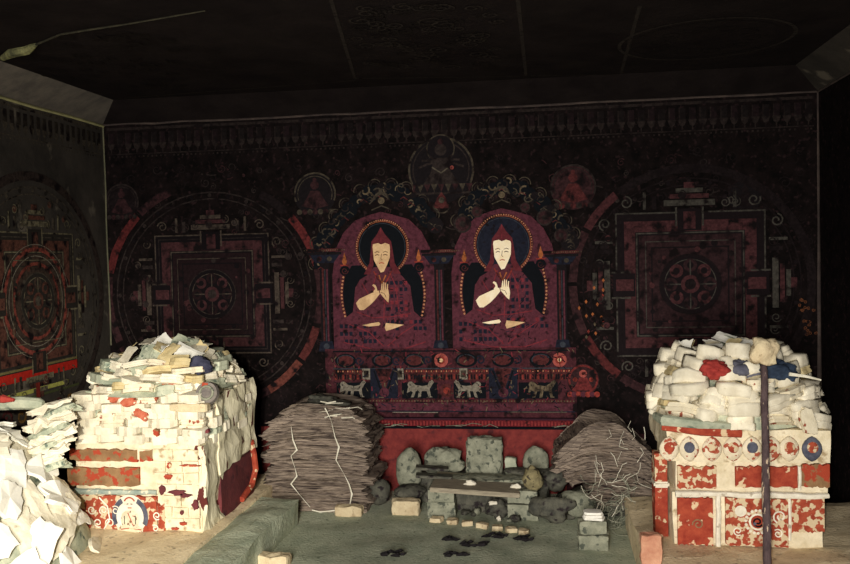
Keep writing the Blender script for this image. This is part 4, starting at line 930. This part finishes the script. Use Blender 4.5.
# pole with rag
root3 = empty('pole', (1.03, 3.93, .18), 'dark peeling wooden pole leaning against the front of the right altar', 'pole')
pa, pb = AZ(768, 578, .18), AY(764, 362, 4.0); b = MB()
b.tube([pa+(pb-pa)*(i/10)+Vector((rnd.uniform(-.003, .003), rnd.uniform(-.003, .003), 0)) for i in range(11)], [.019, .018, .018, .0175, .018, .017, .017, .016, .017, .016, .015], POLE, 9)
root3.location = pa; b.build('shaft', root3, smooth=True, off=pa)
b = MB(); b.tube([pb+Vector((0, 0, -.012)), pb+Vector((0, 0, .012))], .021, BLACK, 9); b.build('binding', root3, off=pa)
put('tan_stone', stone_mesh(61, .115, .09, .125, BRICK, amp=.4, sq=.8, name='tan_stone'), AY(761, 366, 4.0), (.1, .15, .3), 'rough tan lump sitting on the tip of the leaning pole', 'stone')

# ------------------------------------------------------------------ TIED MANUSCRIPT STACKS by the back wall
def flat_bundle(seed, L, W, H, droop, m=DARKB, nr=9):
    """wide stack of long leaves: many frayed leaf edges, ends drooping"""
    rg_ = random.Random(seed); nx, vs, fs = 22, [], []
    outline = [(-1+2*i/nx, -1) for i in range(nx+1)] + [(1, -1+2*i/6) for i in range(1, 7)] + [(1-2*i/nx, 1) for i in range(1, nx+1)] + [(-1, 1-2*i/6) for i in range(1, 6)]
    n = len(outline); tilt = rg_.uniform(-.15, .15)
    for r_ in range(nr):
        z = H*r_/(nr-1); ox = rg_.uniform(-.025, .025); k = 1+rg_.uniform(-.05, .03); dy = rg_.uniform(-.018, .01)
        for (x, y) in outline:
            X = x*L/2*k+ox+(rg_.uniform(-.012, .012) if abs(x) > .99 else 0); Yy = y*W/2+dy+(rg_.uniform(-.006, .006))
            Z = z*(1+.25*noise.noise(Vector((X*5, seed, 0)))) - droop*(abs(x)**2.6)*(1+.4*rg_.uniform(-.1, .1)) + .012*noise.noise(Vector((X*7, Yy*5, seed*1.7)))+tilt*.06*x
            vs.append((X, Yy, Z))
    for r_ in range(nr-1):
        for k in range(n): fs.append([r_*n+k, r_*n+(k+1) % n, (r_+1)*n+(k+1) % n, (r_+1)*n+k])
    # caps as strips across
    for (r_, rev) in ((0, True), (nr-1, False)):
        fs.append([r_*n+k for k in range(n)][::(-1 if rev else 1)])
    return mesh_of('manuscript_bundle', vs, fs, m)
sy = 5.30
z = .0; hs_ = (.065, .055, .075, .06, .07, .055, .065, .06, .075, .05, .045); sg = random.Random(9)
tops = []
for i, h in enumerate(hs_):
    Lx = (.60, .66, .64, .68, .62, .66, .64, .68, .66, .60, .46)[i]; Dr = (.0, .01, .015, .025, .025, .03, .035, .045, .055, .06, .05)[i]
    put('manuscript_bundle', flat_bundle(400+i, Lx, .40, h*1.06, Dr), (-1.44+sg.uniform(-.02, .02), sy, z), (0, 0, sg.uniform(-.03, .03)),
        'wide brown-grey manuscript bundle in the tied stack left of the ledge, %s from the floor' % ORD[i], 'manuscript bundle', 'bundles in the tied stack')
    z += h; tops.append(z)
def cord(name, pts, r, label, parts=None):
    b_ = MB(); b_.tube(pts, r, STRAW, 5); return tag(b_.build(name), label, 'cord')
for j, (pxs, lab) in enumerate((([(291, 426), (293, 440), (297, 450), (291, 456), (295, 468), (297, 476), (291, 484), (299, 494), (310, 507)], 'pale straw cord hanging down the left part of the tied stack'),
                        ([(325, 408), (331, 420), (335, 437), (339, 447), (336, 460), (344, 474), (349, 484), (352, 494), (350, 504)], 'pale straw cord running down the right part of the tied stack'))):
    cord('straw_cord', [AY(x, y, sy-.235+rnd.uniform(-.004, .004)) for x, y in pxs], [.0006+.0055*abs(math.sin(k*2.3+j))**2 for k in range(9)], lab)
cord('straw_cord', [AY(x, y, 5.06) for x, y in ((312, 510), (320, 512), (330, 511), (345, 509))], .004, 'short pale straw lying at the foot of the tied stack')
# crumpled top with rope loops
b = MB(); lp = AY(300, 408, 5.12)
for k in range(3):
    b.tube([lp+Vector((.07*math.cos(t*PI/8)*(1-.15*k), .02*k, .022*math.sin(t*PI/8)*(1-.1*k)-.012*k)) for t in range(17)], .006, mat('old_rope', (112, 98, 84), (146, 130, 110), scale=20), 6)
b.tube([lp+Vector((.06, 0, .01)), lp+Vector((.12, 0, -.01)), lp+Vector((.2, -.01, .0)), lp+Vector((.27, 0, -.02))], .006, MATS['old_rope'], 6)
tag(b.build('rope_coil'), 'looped brown rope resting on the upper left of the tied stack', 'rope')
for i, (x, y, sx, sz, lab) in enumerate(((322, 398, .16, .06, 'crumpled dark scrap heaped at the peak of the tied stack'), (338, 402, .16, .05, 'crumpled dark scrap right of the peak of the tied stack'), (310, 403, .12, .04, 'small dark scrap beside the rope on the tied stack'))):
    put('crumpled_scrap', stone_mesh(70+i, sx, .16, sz, STONED, amp=.6, sub=3, name='crumpled_scrap'), AY(x, y+6, 5.27), (0, .1, i), lab, 'scrap')
b = MB()
for i in range(8):
    x, y = rnd.uniform(318, 350), rnd.uniform(400, 418); b.tube([AY(x, y, 5.1), AY(x+rnd.uniform(4, 12), y+rnd.uniform(-2, 2), 5.08), AY(x+rnd.uniform(12, 18), y+rnd.uniform(-3, 1), 5.1)], rnd.choice((.002, .004)), STRAW, 4)
tag(b.build('straw_wisps'), 'pale straws lying over the top of the tied stack', 'straw', kind='stuff')
# right sagging stack
z = .10; sg = random.Random(19)
for i in range(11):
    Lx = (.40, .44, .48, .50, .53, .55, .56, .56, .54, .50, .38)[i]; h = .044
    cxr = .365 + (.10 if i < 3 else .03 if i < 6 else 0)
    put('manuscript_bundle', flat_bundle(500+i, Lx, .38, h*1.15, .02+.012*i), (cxr+sg.uniform(-.02, .02)-.005*i, 5.22, z), (0, .10-.012*i, sg.uniform(-.05, .05)),
        'sagging dark manuscript bundle in the loose stack beside the right altar, %s from bottom' % ORD[i], 'manuscript bundle', 'bundles in the loose stack')
    z += h
put('rubble_stone', stone_mesh(81, .60, .42, .16, STONED, amp=.35, name='rubble_stone'), (.35, 5.24, 0), (0, 0, .2), 'broad dark boulder under the loose manuscript stack beside the right altar', 'stone')
b = MB()
for i in range(70):
    c0 = AY(rnd.uniform(598, 640), rnd.uniform(480, 535), rnd.uniform(4.75, 4.95)); c0.z = max(c0.z, .02); pts = [c0]; an = rnd.uniform(0, 6.28); 
    for k in range(5): an += rnd.uniform(-.9, .9); pts.append(Vector((pts[-1].x+.03*math.cos(an), pts[-1].y+rnd.uniform(-.01, .01), max(.008, pts[-1].z+.03*math.sin(an)))))
    b.tube(pts, rnd.choice((.0012, .0018)), rnd.choice((STRAW, STONE, STONE)), 4)
tag(b.build('straw_tangle'), 'tangle of pale straw and twigs in front of the loose manuscript stack', 'straw', kind='stuff')
b = MB()
for i in range(16):
    x, y = rnd.uniform(595, 645), rnd.uniform(418, 480); b.tube([AY(x, y, 4.99), AY(x+rnd.uniform(-4, 4), y+rnd.uniform(4, 9), 4.985), AY(x+rnd.uniform(-6, 8), y+rnd.uniform(9, 16), 4.99)], rnd.choice((.0012, .002)), STRAW, 4)
tag(b.build('straw_wisps'), 'loose pale straws hanging over the front of the loose manuscript stack', 'straw', kind='stuff')

# ------------------------------------------------------------------ STONES and ledge in the middle
def stone(px, py, Yy, wpx, hpx, seed, label, m=STONE, dep=.12, sq=1.0, amp=.18, z=None, name='stone', rot=0.0):
    """px,py is the centre of the base"""
    p = AY(px, py, Yy); s_ = Yy/850*1.0; s_ = (AY(px+5, py, Yy)-AY(px-5, py, Yy)).length/10
    return put(name, stone_mesh(seed, wpx*s_, dep, hpx*s_, m, amp=amp, sq=sq, name=name), (p.x, p.y, z if z is not None else p.z), (0, rot, 0), label, 'stone' if 'brick' not in name else 'brick')
# stone-built ledge
root = empty('stone_ledge', (-.5, 5.2, 0), 'low ledge of a pale plank laid on mud blocks, in front of the red wall', 'ledge'); off = root.location.copy()
b = MB(); b.add([], [], WOODP); p0, p1 = AY(430, 488, 5.0), AY(520, 496, 5.0); b.box(p0.x, p1.x, 4.98, 5.36, (p0.z+p1.z)/2-.014, (p0.z+p1.z)/2+.014, WOODP, rot=Matrix.Rotation(.05, 3, 'Y'), bev=.004); b.build('plank', root, off=off)
zt = p0.z-.02
for i, (x0_, x1_, m) in enumerate(((428, 456, STONE), (508, 538, STONE))):
    q0, q1 = AY(x0_, 515, 5.06), AY(x1_, 515, 5.06); b = MB(); rseed = 20.0+i
    b.box(q0.x, q1.x, 5.02, 5.3, 0, zt*.55, m, seg=4, jit=.008); b.build('block', root, off=off)
    b = MB(); rseed = 30.0+i; b.box(q0.x+.004, q1.x-.006, 5.03, 5.3, zt*.55+.002, zt, m, seg=4, jit=.008); b.build('block', root, off=off)
q0, q1 = AY(456, 500, 5.2), AY(508, 500, 5.2); b = MB(); rseed = 40.0; b.box(q0.x, q1.x, 5.16, 5.32, 0, zt-.0, STONED, seg=5, jit=.02); b.build('back_fill', root, off=off)
# rubble platform behind, carrying the standing stones
b = MB(); rseed = 50.0; q0, q1 = AY(420, 480, 5.45), AY(548, 480, 5.45); b.box(q0.x, q1.x, 5.33, 5.58, 0, .165, STONED, seg=8, jit=.03)
tag(b.build('rubble_bank'), 'dark rubble bank along the foot of the red wall, behind the plank ledge', 'rubble', kind='stuff')
stone(409, 491, 5.30, 27, 42, 1, 'tall oval lichen-grey stone standing at the left end of the ledge', amp=.14, z=AY(409, 491, 5.30).z, dep=.12)
stone(444, 476, 5.42, 42, 28, 2, 'low humped grey stone between the tall oval stone and the big square stone', amp=.4, dep=.12, z=.15)
put('stone', brick_mesh(3, .225, .10, .25, STONE, name='stone', amp=.02), (AY(484, 472, 5.43).x, 5.43, .155), (0, .03, 0), 'largest grey squarish stone standing in the middle of the red wall', 'stone')
put('stone', brick_mesh(4, .075, .06, .12, PAPERG, name='stone', amp=.01), (AY(511, 468, 5.44).x, 5.44, .155), (0, 0, 0), 'small pale block just right of the largest standing stone', 'stone')
stone(536, 472, 5.42, 26, 32, 5, 'oval pale grey stone leaning on the red wall, right end of the ledge', amp=.12, z=.155, dep=.09)
stone(529, 474, 5.38, 50, 6, 55, 'flat dark stone slab under the right oval stone', m=STONED, dep=.16)
stone(410, 498, 5.2, 32, 13, 6, 'dark flat stone under the tall oval stone', m=STONED, dep=.16)
stone(380, 505, 5.25, 22, 24, 7, 'small dark stone by the foot of the tied stack', m=STONED, dep=.12)
stone(578, 515, 5.08, 34, 30, 8, 'rounded grey stone right of the ledge, below the loose manuscript stack', dep=.18, amp=.3, z=0)
stone(552, 522, 5.0, 40, 24, 9, 'dark jagged stone at the right end of the ledge', m=STONED, dep=.16, amp=.5, z=0)
stone(556, 492, 5.3, 24, 22, 10, 'small dark stone against the red wall, left of the loose stack', m=STONED, dep=.14, amp=.3)
stone(498, 512, 5.06, 26, 16, 11, 'dark lump under the plank near its right block', m=STONED, dep=.1, amp=.5, z=0)
stone(533, 492, 5.1, 20, 24, 12, 'yellowish mottled stone on the right end of the plank', m=mat('ochre_stone', (112, 104, 78), (150, 138, 100), scale=20, c3=(70, 64, 52), t3=.55, s3=30, bump=.5), dep=.1, amp=.3)
# dark leaves (sticks) on top left of ledge and white shards
for i, (x, y, l, lab) in enumerate(((432, 466, 34, 'dark flat slat on the bank left of the square stone, upper of two'), (434, 474, 38, 'dark flat slat on the bank left of the square stone, lower of two'))):
    p = AY(x, y+2, 5.22); b = MB(); b.box(-l*.003, l*.003, -.04, .04, -.008, .008, STONED, bev=.003); o = b.build('flat_slat'); o.location = p; o.rotation_euler = (0, .06, .1); tag(o, lab, 'slat')
b = MB(); q0, q1 = AY(436, 482, 5.25), AY(530, 484, 5.25); rseed = 60.; b.box(q0.x, q1.x, 5.2, 5.34, q0.z-.03, q0.z+.035, STONE, seg=6, jit=.015); tag(b.build('stone_slab'), 'long grey-green slab lying behind the plank, under the standing stones', 'stone')
for i, (x, y, w_, h_, lab) in enumerate(((470, 484, 11, 7, 'small white shard on the slab below the largest stone'), (516, 487, 10, 7, 'small white shard on the slab near the ochre stone'), (499, 519, 5, 5, 'tiny white pebble on the rubble in front of the ledge'), (493, 503, 9, 4, 'small white chip below the middle of the plank'))):
    stone(x, y+h_/2, 5.1 if i < 2 else 4.99, w_, h_, 90+i, lab, m=WHITEP, dep=.03, amp=.5, name='white_shard')
def brick(px, py, wpx, hpx, dep, label, m=BRICK, zb=0.0, seed=1, rot=0.0, name='mud_brick', front=True):
    p = AZ(px, py, zb); s_ = (AY(px+5, py, p.y)-AY(px-5, py, p.y)).length/10
    return put(name, brick_mesh(seed, wpx*s_, dep, hpx*s_, m, name=name, amp=.008), (p.x, p.y+dep/2, zb-.002), (0, 0, rot), label, 'brick')
brick(348, 517, 27, 10, .08, 'pale mud brick lying at the foot of the tied stack', seed=1)
brick(405, 516, 28, 15, .09, 'pale rounded mud brick on the floor left of the plank ledge', seed=2)
brick(270, 568, 34, 11, .09, 'pale mud brick cut by the bottom frame edge, beside the left platform', seed=3)
brick(594, 551, 32, 16, .10, 'lowest pale mud brick of the small pile before the loose stack', m=STONE, seed=4)
pb_ = AZ(594, 551, 0)
put('mud_brick', brick_mesh(5, .15, .09, .07, STONE, name='mud_brick', amp=.006), (pb_.x-.004, pb_.y+.055, .083), (0, 0, .1), 'second grey mud brick of the small pile before the loose stack', 'brick')
for i in range(3):
    put('page_bundle', bundle_mesh(330+i, .125-.01*i, .08, .013, 1, PAPERW, rough=.08), (pb_.x, pb_.y+.05, .156+i*.015), (0, 0, .1*i-.1), 'folded white page packet, %s from the top of the small brick pile' % ORD[2-i], 'page bundle')
brick(652, 566, 21, 32, .06, 'reddish upright mud brick on the front left corner of the right altar platform', m=mat('reddish_brick', (176, 120, 96), (206, 158, 128), scale=10, bump=.4), seed=7, zb=.178)
# small pale bricks edging the rubble
xs = (436, 452, 467, 482, 497, 511, 524)
for i, x in enumerate(xs):
    brick(x, 523+(i*2.0), 11, 5, .05, 'small tan stone in the floor row before the plank ledge, %s from left' % ORD[i], seed=20+i, rot=.2*((i % 3)-1), name='edging_stone')
for i in range(26):
    x, y = rnd.uniform(458, 590), rnd.uniform(505, 523); p = AZ(x, y, 0)
    if p.y > 5.5: continue
    put('rubble_piece', stone_mesh(600+i % 6, rnd.uniform(.03, .08), rnd.uniform(.03, .06), rnd.uniform(.02, .05), STONED if i % 3 else STONE, amp=.5, sub=2, name='rubble_piece'), (p.x, p.y, 0), (0, 0, rnd.uniform(0, 3)),
        'small jagged rubble piece scattered on the floor at the foot of the ledge', 'rubble', 'rubble pieces before the ledge')
# charred debris on the floor
for i, (x, y, w_, lab) in enumerate(((388, 556, 26, 'largest black charred scrap on the floor, at the bottom centre'), (470, 546, 22, 'black charred scrap on the floor, below the middle of the ledge'), (492, 538, 20, 'black charred scrap on the floor, below the right half of the plank'), (452, 557, 16, 'black charred scrap near the bottom edge, right of the largest one'), (520, 540, 14, 'small black charred scrap on the floor nearest the white packets'), (447, 541, 10, 'tiny black charred scrap on the floor below the left block'))):
    p = AZ(x, y, 0); rg_ = random.Random(i+3); b = MB()
    for k in range(9):
        q = Vector((rg_.uniform(-.5, .5)*w_*.006, rg_.uniform(-.03, .03), .012)); an = rg_.uniform(-.5, .5)
        b.tube([q, q+Vector((.03*math.cos(an), .03*math.sin(an), rg_.uniform(0, .012))), q+Vector((.05*math.cos(an+.4), .05*math.sin(an+.4), 0))], [.004, .010, .003], BLACK, 5)
    o = b.build('charred_scrap'); o.location = (p.x, p.y, -.001); tag(o, lab, 'scrap')
